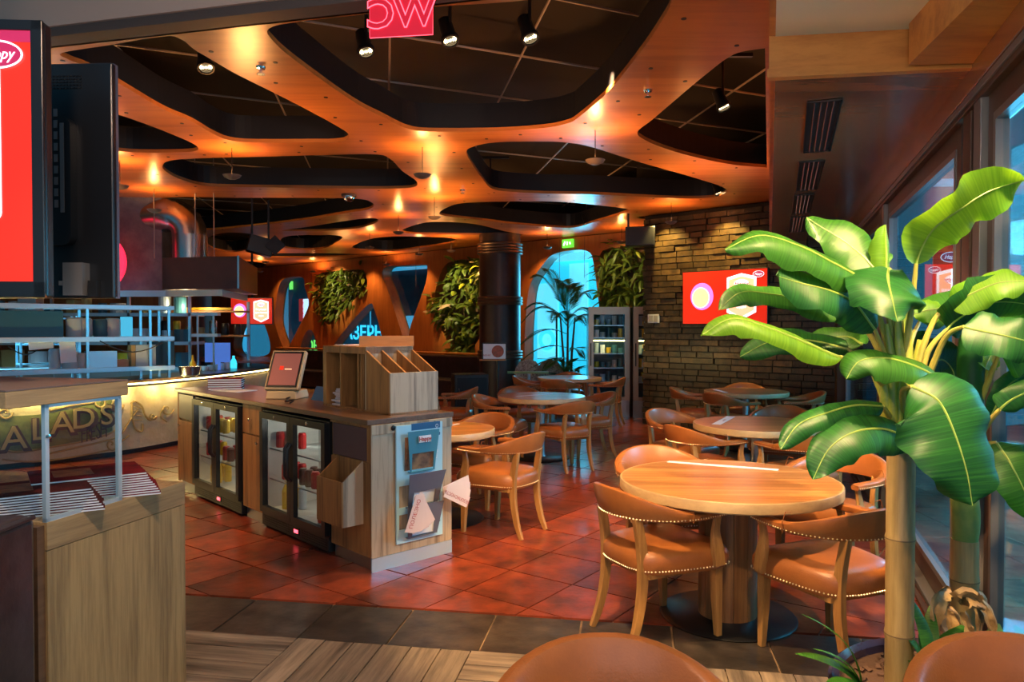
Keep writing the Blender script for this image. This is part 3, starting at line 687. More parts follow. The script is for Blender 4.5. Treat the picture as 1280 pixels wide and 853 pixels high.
# ------------------------------------------------------------------ chairs
def U(s):      # s in -1..1 from right arm end round the back to left arm end
    a = abs(s); sg = 1 if s > 0 else -1
    if a > .62:
        k = (a - .62) / .38; x = -.02 + .24 * k; y = .285 - .025 * k * k
    else:
        ang = PI / 2 * (a / .62); x = -.02 - .27 * math.cos(ang); y = .285 * math.sin(ang)
    return Vector((x, sg * y, 0))
def sm(a): a = max(0, min(1, a)); return a * a * (3 - 2 * a)
def make_chair(label, group):
    t = thing('armchair', label, 'chair', group=group)
    mb = MB(); n = 45; sec = 12; nails = MB()
    for i in range(n):
        s = -1 + 2 * i / (n - 1); p = U(s); tg = (U(min(1, s + .02)) - U(max(-1, s - .02))).normalized(); nn = Vector((tg.y, -tg.x, 0))
        if nn.dot(p - Vector((.02, 0, 0))) < 0: nn = -nn
        k = sm((.80 - abs(s)) / .62)                      # 1 at the back, 0 on the arms
        top = .672 + .112 * sm((.74 - abs(s)) / .70) ; bot = .635 - .004 * k; th = .033 - .011 * k
        if abs(s) > .97: top -= .006; th *= .8
        cz = (top + bot) / 2; hz = (top - bot) / 2; lean = .035 * k
        for q_ in range(sec):
            a = 2 * PI * q_ / sec; ca, sa = math.cos(a), math.sin(a)
            e = .55; ux = math.copysign(abs(ca) ** e, ca); uz = math.copysign(abs(sa) ** e, sa)
            mb.v.append(tuple(p + nn * (ux * th + lean * (uz * .5 + .2)) + Vector((0, 0, cz + uz * hz))))
    for i in range(n - 1):
        for q_ in range(sec): mb.f.append((i * sec + q_, i * sec + (q_ + 1) % sec, (i + 1) * sec + (q_ + 1) % sec, (i + 1) * sec + q_))
    mb.f.append(tuple(reversed(range(sec)))); mb.f.append(tuple((n - 1) * sec + q_ for q_ in range(sec)))
    mb.build('back_rail', m_leather, t, True)
    for i in range(81):
        s = -1 + 2 * i / 80; p = U(s); nn = (p - Vector((.05 if abs(s) < .6 else p.x, 0, 0))).normalized(); k = sm((.80 - abs(s)) / .62); th = .030 - .010 * k
        nails.dot(p + nn * (th + .003 - .011 * k) + Vector((0, 0, .648 - .004 * k)), .0052)
    # seat
    def outline(k=1.0):
        P = [(.275, -.215), (.285, 0), (.275, .215), (.20, .262), (0, .25), (-.18, .205), (-.235, .12), (-.245, 0), (-.235, -.12), (-.18, -.205), (0, -.25), (.20, -.262)]
        return [p for p in smooth_loop([Vector((x * k, y * k, 0)) for x, y in P], 4)]
    o1 = outline(); ns = len(o1); sb = MB()
    prof = [(.97, .365), (1.0, .375), (1.02, .41), (1.015, .44), (.97, .466), (.88, .482), (.7, .492), (.4, .497), (.12, .498)]
    for k, z in prof:
        for p in o1: sb.v.append((p.x * k, p.y * k, z))
    for i in range(len(prof) - 1):
        for q_ in range(ns): sb.f.append((i * ns + q_, i * ns + (q_ + 1) % ns, (i + 1) * ns + (q_ + 1) % ns, (i + 1) * ns + q_))
    sb.f.append(tuple(reversed(range(ns)))); sb.f.append(tuple((len(prof) - 1) * ns + q_ for q_ in range(ns)))
    sb.build('seat', m_leather, t, True)
    per = outline(1.022)
    acc = 0
    for i in range(len(per)):
        p, q_ = per[i], per[(i + 1) % len(per)]; d = (q_ - p).length; m_ = max(1, round(d / .0175))
        for j in range(m_): nails.dot(p.lerp(q_, j / m_) + Vector((0, 0, .386)), .0052)
    nails.build('nailheads', m_nail, t, kind='stuff')
    MB().bb(-.19, .23, -.2, .2, .345, .37).build('seat_frame', m_leg, t)
    for sg in (-1, 1):
        MB().tube([(.205, sg * .222, .38), (.208, sg * .222, .2), (.215, sg * .226, 0)], [.024, .021, .015], 4, sq=(1, 1), up=(1, 0, 0)).build('leg', m_leg, t, bevel=.003)
        pts = smooth_loop([Vector(p) for p in ((-.238, sg * .160, .645), (-.215, sg * .163, .52), (-.205, sg * .165, .40), (-.212, sg * .165, .25), (-.245, sg * .168, .1), (-.285, sg * .172, 0))], 3, False)
        MB().tube(pts, [.019 + .004 * math.sin(PI * i / (len(pts) - 1)) - .005 * (i / (len(pts) - 1)) ** 2 for i in range(len(pts))], 4, sq=(1.1, .8), up=(1, 0, 0)).build('leg', m_leg, t, bevel=.003)
        pts = smooth_loop([Vector(p) for p in ((.185, sg * .258, .64), (.165, sg * .262, .56), (.165, sg * .274, .48), (.175, sg * .280, .39))], 3, False)
        MB().tube(pts, [.018, .017, .018, .020, .023, .026, .028, .028, .027, .026], 4, sq=(1.1, .55), up=(1, 0, 0)).build('arm_post', m_leg, t, bevel=.003)
        for nm in (1,):
            p = U(sg * .62); MB().tube([(p.x, p.y + sg * .034, .632), (p.x, p.y + sg * .038, .68), (p.x, p.y + sg * .02, .728), (p.x, p.y - sg * .014, .722)], .0022, 5).build('seam', m_leather, t)
    return t
G1 = 'tan leather tub armchairs around the round tables'
chairs = [
 (.755, 3.865, (.90, .43), 'tan leather armchair with nailhead trim at left of the nearest round table'),
 (1.53, 3.55, (-.4, .92), 'tan leather armchair beside the bamboo trunk, front right of nearest round table'),
 (1.99, 4.62, (-.78, -.62), 'tan leather armchair by the glass wall at far right of nearest round table'),
 (.98, 4.72, (.2, -.98), 'tan leather armchair behind left of nearest table, mostly hidden by its top'),
 (.24, 1.61, (.02, -1), 'foreground tan armchair back cut off by the bottom edge, left of the two'),
 (1.22, 1.62, (-.18, -.98), 'foreground tan armchair back in bottom right corner in front of planter'),
 (1.59, 6.17, (.9, .43), 'orange-tan armchair at near left of second round table on the right side'),
 (1.60, 7.05, (.6, -.8), 'armchair with bluish shine on its back, far left of second round table at right'),
 (2.29, 5.86, (-.4, .92), 'armchair at near right of second right-hand table, half behind hanging banana leaf'),
 (2.66, 7.35, (-.45, -.89), 'armchair at far right of second right-hand table, seen as a low arc above it'),
 (2.42, 9.85, (.98, -.2), 'armchair at left of the farthest right-hand table, close to brick wall'),
 (2.68, 9.15, (.85, .52), 'armchair with back to viewer at near left of the farthest right-hand table'),
 (3.25, 10.35, (-.25, -.97), 'armchair between the brick wall and the farthest right-hand table'),
 (3.58, 9.3, (-.98, .15), 'armchair facing left at right end of the farthest right-hand table'),
 (-.07, 5.78, (-.83, .56), 'brown armchair right of the fridge counter end, front of the half-hidden table'),
 (-.30, 6.68, (-.5, -.86), 'brown armchair on the far side of the half-hidden table by the counter'),
 (.60, 8.28, (-.49, .87), 'brown armchair with back to viewer at near right of the middle round table'),
 (.95, 9.12, (-.97, -.22), 'brown armchair at the right of the middle round table, facing left'),
 (-.15, 8.75, (.95, -.3), 'brown armchair at left of the middle round table, facing right'),
 (.13, 9.78, (.25, -.97), 'brown armchair behind the left of the middle round table'),
 (.33, 12.2, (1, -.05), 'small far armchair at left of the rear round table by arch window'),
 (.76, 11.6, (.3, .95), 'small far armchair with back to viewer in front of the rear round table'),
 (1.5, 11.95, (-.95, .3), 'small far armchair before the glass-door refrigerators, right of rear table'),
 (1.0, 12.98, (-.1, -1), 'small far armchair behind the rear round table below the palm'),
 (-.78, 9.95, (-1, .1), 'armchair facing left, just right of the wooden menu organizer'),
]
c0 = None
for i, (x, y, f_, lab) in enumerate(chairs):
    rz = math.atan2(f_[1], f_[0])
    if c0 is None: c0 = make_chair(lab, G1); c0.location = (x, y, 0); c0.rotation_euler = (0, 0, rz); KIDS[c0.name] = list(c0.children)
    else: dup(c0, (x, y, 0), rz, lab)

# ------------------------------------------------------------------ tables
def table(x, y, r, label, column=False, rz=0, strips=()):
    t = thing('round_table', label, 'table', (x, y, 0), rz, 'round pedestal tables')
    circ = ell(0, 0, r - .012, r - .012, 64)
    n = 15; wv = 2 * (r - .012) / n
    for k in range(n):
        y0 = -(r - .012) + k * wv; P = clip(clip(circ, 0, 1, y0 + .0005), 0, -1, -(y0 + wv - .0005))
        if len(P) > 2: MB().prism(P, .71, .7505).build('top_plank', m_tab, t)
    MB().lathe([(r - .0125, .695), (r, .70), (r, .746), (r - .004, .7505), (r - .0125, .7505)], n=64, cap=False).build('edge_band', m_tabe, t, True)
    MB().cyl((0, 0, .69), r - .02, .02, 48).build('underside', m_tabe, t)
    if column:
        for k in range(12):
            a = 2 * PI * k / 12; P = [(.155 * math.cos(a + j * PI / 24 * .97), .155 * math.sin(a + j * PI / 24 * .97)) for j in range(5)]
            P += [(.12 * math.cos(a + j * PI / 24 * .97), .12 * math.sin(a + j * PI / 24 * .97)) for j in (4, 2, 0)]
            MB().prism(P, .012, .69).build('stave', m_stave, t)
        MB().lathe([(.36, 0), (.365, .006), (.355, .014), (.0, .016)], n=48).build('base', m_blackm, t, True)
    else:
        MB().lathe([(.06, .02), (.045, .05), (.045, .66), (.12, .69)], n=20).build('pedestal', m_steel, t, True)
        MB().lathe([(.34, 0), (.345, .006), (.335, .014), (.0, .02)], n=40).build('base', m_blackm, t, True)
    return t
table(1.18, 4.05, .585, 'nearest large round wood table with thick wooden drum pedestal', True, R(-4))
table(2.11, 6.4, .535, 'second round wood table on the right, behind the nearest one', rz=R(-3))
table(3.04, 9.65, .53, 'farthest right-hand round table beside the brick wall', rz=R(5))
table(-.575, 6.1, .435, 'round table partly hidden behind the end of fridge counter', rz=R(10))
table(.357, 8.97, .53, 'middle round table in the aisle with metal pedestal', rz=R(-10))
table(.95, 12.3, .53, 'rear round table in front of the palm and refrigerators')
def strip(p, q, w_, lab, z=.7512):
    p, q = Vector(p), Vector(q); c_ = (p + q) / 2; d = q - p
    o = MB().box((0, 0, 0), (d.length, w_, .0016)).build('paper_strip', m_white); o.location = (c_.x, c_.y, z); o.rotation_euler = (0, 0, math.atan2(d.y, d.x))
    tag(o, lab, 'paper'); return o
a, b, c_ = onz(835, 577.5, .75), onz(883, 581.5, .75), onz(973, 588, .75)
strip(a.xy, b.xy, .05, 'short white paper strip, left one on nearest round table'); strip(b.xy, c_.xy, .05, 'longer white paper strip, right one on nearest round table', .7515)
a, b = onz(895, 531, .75), onz(914, 521, .75); s_ = strip(a.xy, b.xy, .075, 'white printed paper slip on second right-hand table')
o = text('menu day', .03, m_printr, s_, 'print', Matrix.Translation((0, 0, .001)), .0002)
a, b = onz(893, 487, .75), onz(907, 491, .75); strip(a.xy, b.xy, .06, 'white paper slip on farthest right-hand table')
a, b = onz(555, 534, .75), onz(573, 530, .75); strip(a.xy, b.xy, .03, 'white paper strip on half-hidden table behind counter')
a, b = onz(645, 496, .75), onz(690, 492.5, .75); strip(a.xy, b.xy, .035, 'white paper strip on middle round table')

# far rattan chairs and green-topped table
t = thing('rattan_chair', 'pale dotted round-backed chair by the arch window, left one', 'chair', (.30, 13.5, 0), R(-90), 'pale round-backed chairs')
MB().lathe([(.0, 0), (.22, 0), (.235, .02), (.22, .04), (0, .045)], (0, 0, .45), 20).build('seat', m_rattan, t, True)
bk = MB()
P = [(0, y * .26, .62 + z * .36) for y, z in [(-.8, -.35), (-1, .1), (-.9, .55), (-.55, .9), (0, 1.02), (.55, .9), (.9, .55), (1, .1), (.8, -.35)]]
b = [(-.24 - .02, p[1], p[2]) for p in P] + [(-.22, p[1], p[2]) for p in P]; n = len(P)
bk.add(b, [tuple(range(n)), tuple(reversed(range(n, 2 * n)))] + [(i, (i + 1) % n, (i + 1) % n + n, i + n) for i in range(n)])
bk.build('backrest', m_rattan, t)
for sx_ in (-.16, .16):
    for sy_ in (-.16, .16): MB().tube([(sx_, sy_, .46), (sx_ * 1.25, sy_ * 1.25, 0)], [.015, .011], 6).build('leg', m_leg, t)
KIDS[t.name] = list(t.children)
dup(t, (.70, 13.5, 0), R(-90), 'pale dotted round-backed chair by the arch window, right one')
t = thing('cafe_table', 'narrow table with green edge in front of the pale chairs', 'table', (.30, 12.99, 0))
MB().bb(-.38, .34, -.09, .11, .77, .80).build('tabletop', m_gtop, t); MB().cyl((0, 0, .015), .04, .755, 12).build('pedestal', m_steel, t); MB().cyl((0, 0, 0), .2, .015, 20).build('base', m_blackm, t)

# ------------------------------------------------------------------ fridge counter
CR = math.atan2(.728, -.686); CO = (-.905, 4.75, 0); KH = .985
def cloc(x, y, z=0): return (CO[0] - .686 * x - .728 * y, CO[1] + .728 * x - .686 * y, z)
def cthing(nm, lab, cat, x=0, y=0, z=0, rz=0, group=None): return thing(nm, lab, cat, cloc(x, y, z), CR + rz, group)
t = cthing('worktop', 'long dark wooden worktop over the glass-door drink fridges', 'worktop')
MB().bb(-.0, 3.46, -.68, .025, KH - .035, KH).build('slab', m_top, t, bevel=.004)
def cabinet(x0, x1, lab):
    t = cthing('cabinet', lab, 'cabinet', x0); w_ = x1 - x0
    MB().bb(0, w_, -.65, -.012, .09, KH - .036).build('body', m_oakv, t); MB().bb(0.002, w_ - .002, -.6, -.03, 0, .09).build('plinth', m_steel, t); return t, w_
t, w_ = cabinet(0, .50, 'end oak cabinet of the counter, carrying the hanging wood bin')
MB().bb(-.006, 0, -.655, -.002, .09, KH - .1).build('end_panel', m_oakx, t); MB().bb(-.012, 0, -.66, .0, KH - .1, KH - .036).build('end_rail', m_oakx, t, bevel=.003)
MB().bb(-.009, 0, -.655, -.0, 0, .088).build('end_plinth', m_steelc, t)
MB().bb(0.0, w_, -.012, 0, .09, .70).build('front_panel', m_oakv, t, bevel=.002); MB().bb(0, .045, -.012, 0, .70, KH - .036).build('front_post', m_oakv, t)
MB().bb(.05, w_ - .02, -.02, -.004, .71, KH - .06).build('tinted_panel', M('tinted_panel', (.10, .06, .065), .2), t, bevel=.002); MB().bb(.03, w_, -.012, .004, KH - .055, KH - .036).build('top_rail', m_oakv, t)
for y in (-.16, -.50):
    o = MB().lathe([(0, 0), (.014, .0), (.018, .006), (.01, .012), (0, .012)], n=12).build('bolt', m_blackm, t, True); o.location = (-.013, y, KH - .065); o.rotation_euler = (0, -PI / 2, 0)
bn_ = cthing('wall_bin', 'open slanted oak box hanging on front of the counter end', 'box', .245, 0, .30)
f = MB(); f.add([(-.16, .012, 0), (.16, .012, 0), (.16, .15, 0), (-.16, .15, 0), (-.16, .012, .40), (.16, .012, .40), (.16, .15, .29), (-.16, .15, .29)], [(0, 1, 2, 3), (2, 6, 7, 3)]); 
MB().add([(-.16, .15, 0), (.16, .15, 0), (.16, .162, 0), (-.16, .162, 0), (-.16, .15, .29), (.16, .15, .29), (.16, .162, .29), (-.16, .162, .29)], [(0, 2, 1), (0, 3, 2), (4, 5, 6, 7), (0, 1, 5, 4), (2, 3, 7, 6), (0, 4, 7, 3), (1, 2, 6, 5)]).build('front', m_oakv, bn_)
for sg in (-1, 1):
    x = sg * .16; a_ = x - sg * .012
    xs_ = sorted((x, a_)); pts = [(.002, 0), (.15, 0), (.15, .29), (.002, .41)]
    MB().add([(xs_[0], p, q) for p, q in pts] + [(xs_[1], p, q) for p, q in pts], [(0, 3, 2, 1), (4, 5, 6, 7), (0, 1, 5, 4), (1, 2, 6, 5), (2, 3, 7, 6), (3, 0, 4, 7)]).build('side', m_oakx if sg < 0 else m_oakv, bn_)
MB().bb(-.148, .148, .002, .15, 0, .012).build('bottom', m_oakv, bn_); MB().bb(-.148, .148, .001, .01, .012, .41).build('back', m_oakv, bn_)
t, w_ = cabinet(1.57, 1.93, 'narrow oak cabinet with drawer between the two drink fridges')
for z0, z1, nm in ((.10, .70, 'door'), (.71, KH - .04, 'drawer')):
    d = MB().bb(.004, w_ - .004, -.012, .006, z0, z1).build(nm, m_oakv, t, bevel=.002)
    o = MB().lathe([(0, 0), (.006, 0), (.006, .015), (.014, .02), (.014, .028), (0, .03)], n=12).build('knob', m_chrome, d, True); o.location = (w_ / 2 if nm == 'drawer' else .05, .006, (z0 + z1) / 2 if nm == 'drawer' else z1 - .05); o.rotation_euler = (-PI / 2, 0, 0)
t, w_ = cabinet(3.0, 3.42, 'oak cabinet at the far left end of the fridge counter')
for z0, z1, nm, mt in ((.10, .68, 'door', m_oakv), (.70, KH - .05, 'vent_panel', m_alu)):
    d = MB().bb(.02, w_ - .03, -.012, .006, z0, z1).build(nm, mt, t, bevel=.002)
    if nm == 'door':
        o = MB().lathe([(0, 0), (.006, 0), (.006, .015), (.014, .02), (.014, .028), (0, .03)], n=12).build('knob', m_chrome, d, True); o.location = (w_ - .08, .006, z1 - .05); o.rotation_euler = (-PI / 2, 0, 0)
MB().bb(w_ - .028, w_, -.65, .008, .09, KH - .036).build('corner_post', m_oakv, t)
cans = [MB().lathe([(.028, 0), (.033, .008), (.033, .11), (.026, .122), (.026, .125)], n=12).mesh('can', m) for m in (m_cred, m_cyel, m_cdk)]
botm = [MB().lathe([(.03, 0), (.033, .01), (.033, .14), (.012, .19), (.012, .22), (.014, .225)], n=12).mesh('bottle', m) for m in (m_cyel, m_cred, m_cont)]
def drinkfridge(x0, lab, tagw):
    W_ = 1.04; t = cthing('drink_fridge', lab, 'refrigerator', x0 + .01, group='under-counter drink fridges'); z1 = .925; b = MB()
    MB().bb(0, .04, -.5, 0, .02, z1).build('side_panel', m_black, t); MB().bb(W_ - .04, W_, -.5, 0, .02, z1).build('side_panel', m_black, t)
    MB().bb(.04, W_ - .04, -.5, -.46, .14, z1).build('back_panel', m_fint, t); MB().bb(.04, W_ - .04, -.5, 0, z1 - .04, z1).build('top_panel', m_black, t); MB().bb(.04, W_ - .04, -.46, -.01, .12, .15).build('bottom_panel', m_fint, t)
    MB().bb(.04, .046, -.46, -.02, .15, .88).build('lining', m_fint, t); MB().bb(W_ - .046, W_ - .04, -.46, -.02, .15, .88).build('lining', m_fint, t)
    gr = MB().bb(0.0, W_, -.03, .01, .02, .12).build('grille', m_black, t, bevel=.003)
    s = MB()
    for k in range(40):
        if 14 < k < 22: continue
        for zz in (.045, .062, .079, .096): s.box((.03 + k * .0248, .011, zz), (.016, .002, .007))
    s.build('slots', m_blackm, gr, kind='stuff'); MB().bb(.42, .56, .01, .014, .05, .1).build('control', m_black, gr); MB().bb(.44, .50, .014, .0155, .06, .085).build('led_display', m_neon, gr)
    for k in (0, 1):
        a = .008 + k * .512; e = a + .508; z0 = .13; zt = z1 - .01; fw = .05; f = MB()
        f.bb(a, a + fw, .0, .035, z0, zt); f.bb(e - fw, e, .0, .035, z0, zt); f.bb(a + fw, e - fw, .0, .035, z0, z0 + fw); f.bb(a + fw, e - fw, .0, .035, zt - fw, zt)
        d = f.build('door', m_black, t); MB().bb(a + fw, e - fw, .012, .016, z0 + fw, zt - fw).build('glass', m_fglass, d)
        hx = e - .022 if k == 0 else a + .022
        MB().tube([(hx, .035, .44), (hx, .065, .48), (hx, .068, .58), (hx, .065, .68), (hx, .035, .72)], .011, 8).build('handle', m_black, d, True)
        o = MB().lathe([(0, 0), (.012, 0), (.012, .004), (0, .005)], n=12).build('lock', m_chrome, d); o.location = ((a + e) / 2, .035, zt - .025); o.rotation_euler = (-PI / 2, 0, 0)
        MB().bb(a + .03, a + .05, -.44, -.42, .2, .86).build('light_tube', M('fridge_led', (1, .95, .8), .4, emit=2.4, ecol=(1, .9, .7)), t)
    for z in (.38, .62):
        s = MB()
        for k in range(24): s.bb(.05 + k * .04, .053 + k * .04, -.45, -.03, z, z + .003)
        s.bb(.05, W_ - .05, -.035, -.03, z - .004, z + .006); s.build('wire_shelf', m_steel, t, kind='stuff')
    for z in (.153, .386, .626):
        for k in range(10):
            x = .10 + k * .094
            if z < .2 and k % 3 == 0: continue
            if random.random() < (.75 if k < 5 else .3): continue
            ms = random.choice((cans[0], cans[0], cans[1], cans[2]) if z > .2 else botm); lv = {.153: 'bottom', .386: 'middle', .626: 'upper'}[z]
            for yy in (-.10, -.19):
                o = bpy.data.objects.new('drink_can' if ms in cans else 'drink_bottle', ms); C.objects.link(o); o.location = cloc(x0 + .01 + x, yy, z)
                kd = 'can' if ms in cans else 'bottle'; co = {m_cred.name: 'red', m_cyel.name: 'yellow', m_cdk.name: 'dark', m_cont.name: 'clear'}[ms.materials[0].name]; rw = 'front' if yy > -.15 else 'back'; tag(o, '%s drink %s in %s row on %s shelf of %s fridge' % (co, kd, rw, lv, tagw), kd, '%s %ss, %s row, %s shelf, %s fridge' % (co, kd, rw, lv, tagw))
    lp = cloc(x0 + .53, -.28, .85); lamp('POINT', 'fridge_lamp', lp, 2.2, (1, .93, .78), .06)
drinkfridge(.51, 'black two-door glass drink fridge nearest the counter end', 'the nearer under-counter'); drinkfridge(1.94, 'black two-door glass drink fridge farther along the counter', 'the farther under-counter')

# organizer on the worktop
t = cthing('menu_organizer', 'wooden menu organizer with cubbies and slanted bins on the worktop', 'organizer', .1, -.62, KH)
wd_ = .90; dp = .40; hh = .455; xc = .30
def slant(x0, x1, y0, y1, zlo, zhi):   # plate whose top falls towards x0
    return [(x0, y0, 0), (x1, y0, 0), (x1, y1, 0), (x0, y1, 0), (x0, y0, zlo), (x1, y0, zhi), (x1, y1, zhi), (x0, y1, zlo)], [(0, 3, 2, 1), (4, 5, 6, 7), (0, 1, 5, 4), (2, 3, 7, 6), (0, 4, 7, 3), (1, 2, 6, 5)]
MB().bb(0, wd_, 0, dp, 0, .015).build('base', m_oakv, t)
MB().bb(0, .015, 0, dp, .0, .285).build('end_panel', m_oakx, t, bevel=.002)
for y in (0, .13, .26, dp - .014):
    MB().add(*slant(.015, xc, y, y + .014, .285, .43)).build('bin_divider', m_oakv, t)
MB().bb(xc, xc + .015, 0, dp, 0, hh).build('inner_end', m_oakx, t)
MB().bb(xc, wd_, 0, dp, hh - .05, hh).build('top_box', m_oakv, t, bevel=.002)
MB().bb(xc, wd_, 0, .014, 0, hh - .05).build('back', m_oakv, t)
for x in (xc + .03, xc + .06, xc + .10, xc + .34, wd_ - .05): MB().bb(x, x + (.014 if x < .8 else .05), .0, dp, .015, hh - .05).build('divider', m_oakv, t)
MB().add([(.655, .02, .015), (.66, dp, .015), (.66, .02, .40), (.665, .02, .015), (.67, dp, .015), (.67, .02, .40)], [(0, 1, 2), (3, 5, 4), (0, 3, 4, 1), (1, 4, 5, 2), (2, 5, 3, 0)]).build('slanted_divider', m_oakv, t)
for k in range(9):
    x, y = .1 + .715 + random.uniform(-.006, .006), -.62 + .25 + random.uniform(-.02, .02)
    o = MB().box((0, 0, 0), (.12, .26, .012)).build('folded_newspaper', m_leaflet); o.location = cloc(x, y, KH + .022 + k * .0135); o.rotation_euler = (0, 0, CR + random.uniform(-.05, .05))
    tag(o, 'pale folded newspaper in organizer cubby, %s' % ('lowest of pile', 'second from bottom', 'third from bottom', 'fourth from bottom', 'middle of pile', 'fourth from top', 'third from top', 'second from top', 'topmost of pile')[k], 'newspaper', 'newspapers stacked in the organizer cubby')
o = tag(MB().bb(-.20, .20, -.012, .0, 0, .075).build('wooden_board', m_trim), 'thin upright wooden plate standing on top of the organizer', 'board'); o.location = (-.93, 5.52, KH + hh); o.rotation_euler = (0, 0, R(4))
o = tag(MB().bb(0, .20, -.1, .1, 0, .006).build('leaflet_pile', m_white), 'flat white leaflet pile on top of the organizer, left of board', 'leaflets'); o.location = cloc(.80, -.42, KH + hh); o.rotation_euler = (0, 0, CR)

# tablet till
t = cthing('tablet_till', 'tan tablet point-of-sale terminal with lit screen on the worktop', 'till', 1.74, -.30, KH, rz=-2.47)
MB().box((0, 0, .035), (.27, .26, .07), top=.92).build('base', m_pos, t, bevel=.01)
hd = MB().box((0, 0, 0), (.30, .05, .36)).build('head', m_pos, t, bevel=.012); hd.location = (0, -.02, .23); hd.rotation_euler = (-.5, 0, 0)
MB().box((0, -.026, 0), (.265, .006, .325)).build('bezel', m_black, hd); MB().box((0, -.030, 0), (.235, .004, .29)).build('screen', m_posscr, hd)
MB().box((-.03, -.0325, .01), (.035, .002, .035)).build('screen_mark', m_red, hd); MB().box((.03, -.0325, .0), (.06, .002, .008)).build('screen_text', m_scrp, hd)
cb = [cloc(1.60, -.22, KH + .012), cloc(1.50, -.2, KH + .03), cloc(1.42, -.12, KH + .008), cloc(1.35, -.16, KH + .02), cloc(1.3, -.1, KH + .006)]
tag(MB().tube(smooth_loop(cb, 4, False), .006, 6).build('power_cable', m_black, smooth=True), 'black tangled cable on the worktop beside tablet till', 'cable')
t = cthing('tent_card', 'small folded dark table-tent card right behind tablet till', 'card', 1.38, -.42, KH)
MB().add([(-.09, -.05, 0), (.09, -.05, 0), (.09, 0, .11), (-.09, 0, .11), (.09, .05, 0), (-.09, .05, 0)], [(0, 1, 2, 3), (3, 2, 4, 5), (1, 4, 2), (0, 3, 5)]).build('card', m_brochb, t)
for k in range(5):
    b = cthing('closed_menu', 'maroon hardback menu in the pile on the worktop, number %s from top' % ('first', 'second', 'third', 'fourth', 'lowest')[4 - k], 'book', 2.9 + random.uniform(-.01, .01), -.26, KH + .007 + k * .021, rz=PI / 2 - .55 + random.uniform(-.03, .03), group='menus piled on the worktop')
    MB().bb(-.15, .15, -.105, .105, 0, .003).build('cover', m_mag_r, b); MB().bb(-.145, .146, -.1, .1, .003, .016).build('pages', m_paper, b); MB().bb(-.15, .15, -.105, .105, .016, .019).build('cover', m_mag_r, b)
    if k == 4: b['label'] = 'maroon hardback menu lying on top of the worktop pile'
    elif k == 0: b['label'] = 'lowest maroon hardback menu in the worktop pile'
    else: b['label'] = 'maroon hardback menu in the worktop pile, %s from the bottom' % ('second', 'third', 'fourth')[k - 1]
o = tag(MB().bb(-.2, .16, -.12, .12, 0, .006).build('white_sheets', m_white), 'white sheets lying under the maroon menu pile on the worktop', 'paper'); o.location = cloc(2.78, -.27, KH); o.rotation_euler = (0, 0, CR + .3)

# brochure rack on the counter's end: plane x=-.02, y from -.60 to -.18
t = cthing('brochure_rack', 'pale enamel wall brochure rack on the end of the counter', 'rack', -.014, 0, 0)
def ebox(y0, y1, z0, z1, x0, x1): return MB().bb(x0, x1, y0, y1, z0, z1)
fp = MB(); 
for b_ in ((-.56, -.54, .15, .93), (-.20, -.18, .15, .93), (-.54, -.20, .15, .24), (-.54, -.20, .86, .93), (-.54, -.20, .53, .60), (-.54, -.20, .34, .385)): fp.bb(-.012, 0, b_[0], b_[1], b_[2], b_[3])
fp.build('back_plate', m_enamelc, t); MB().bb(-.0115, -.001, -.54, -.20, .60, .86).build('back_plate', m_enamelc, t)
def pocket(z0, h, tilt, nm, mt, yy0=-.52, yy1=-.22):
    v = [(-.015, yy0 + .03, z0), (-.015, yy1 - .03, z0), (-.09 - tilt, yy1, z0 + h), (-.09 - tilt, yy0, z0 + h)]
    f_ = MB(); cw = .09; cy_ = (yy0 + yy1) / 2
    pts = [(yy0 + .03, 0), (cy_ - cw, 0), (cy_ - cw, .45), (cy_ + cw, .45), (cy_ + cw, 0), (yy1 - .03, 0), (yy1, 1), (yy0, 1)]
    lo = [(-.035 - (.055 + tilt) * k_, y_, z0 + h * k_) for y_, k_ in pts]; hi = [(a_ - .004, b2, c2) for a_, b2, c2 in lo]; n_ = len(lo)
    me = poly_sheet(nm, [(y_, k_ * h) for y_, k_ in pts], [], .004, mt, 0, Matrix.Translation((-.04, 0, z0)) @ Matrix.Rotation(-tilt * 3, 4, 'Y') @ Matrix(((0, 0, 1, 0), (1, 0, 0, 0), (0, 1, 0, 0), (0, 0, 0, 1))), t)
    MB().bb(-.045, -.01, yy0 + .03, yy1 - .03, z0 - .004, z0).build('pocket_floor', mt, t)
pocket(.62, .27, .02, 'pocket', m_brocht, -.50, -.24); pocket(.385, .24, .09, 'pocket', m_brochg); pocket(.185, .22, .06, 'pocket', m_brochg)
def card(lab, nm, mt, y, z, wy, hz, x=-.03, tilt=.05, roll=0, th=.006, cat='brochure', grp=None):
    o = MB().box((0, 0, 0), (th, wy, hz)).build(nm, mt); o.location = cloc(x, y, z); o.rotation_euler = (roll, -tilt, 0)
    o.rotation_euler = (Matrix.Rotation(CR, 3, 'Z') @ Matrix.Rotation(-tilt, 3, 'Y') @ Matrix.Rotation(roll, 3, 'X')).to_euler(); tag(o, lab, cat, grp); return o
o = card('dark blue brochure at the back of the top rack pocket', 'brochure', m_brochb, -.42, .79, .24, .29, -.022, .01)
text('Our menu offers', .035, m_white, o, 'lettering', Matrix.Translation((-.0045, -.09, .01)) @ Matrix.Rotation(-PI / 2, 4, 'Z') @ Matrix.Rotation(PI / 2, 4, 'X') @ Matrix.Rotation(-PI / 2, 4, 'Z'), .0003)
o = card('brochure with food photo showing through cut-out of the top pocket', 'brochure', m_photo, -.36, .74, .24, .22, -.036, .03)
MB().box((-.004, .0, -.02), (.002, .20, .12)).build('photo', m_photo, o)
text('Happy', .04, m_printr, t, 'logo', Matrix.Translation((-.072, -.37, .835)) @ Matrix.Rotation(-PI / 2, 4, 'Z') @ Matrix.Rotation(PI / 2, 4, 'X'), .0006, .0008)
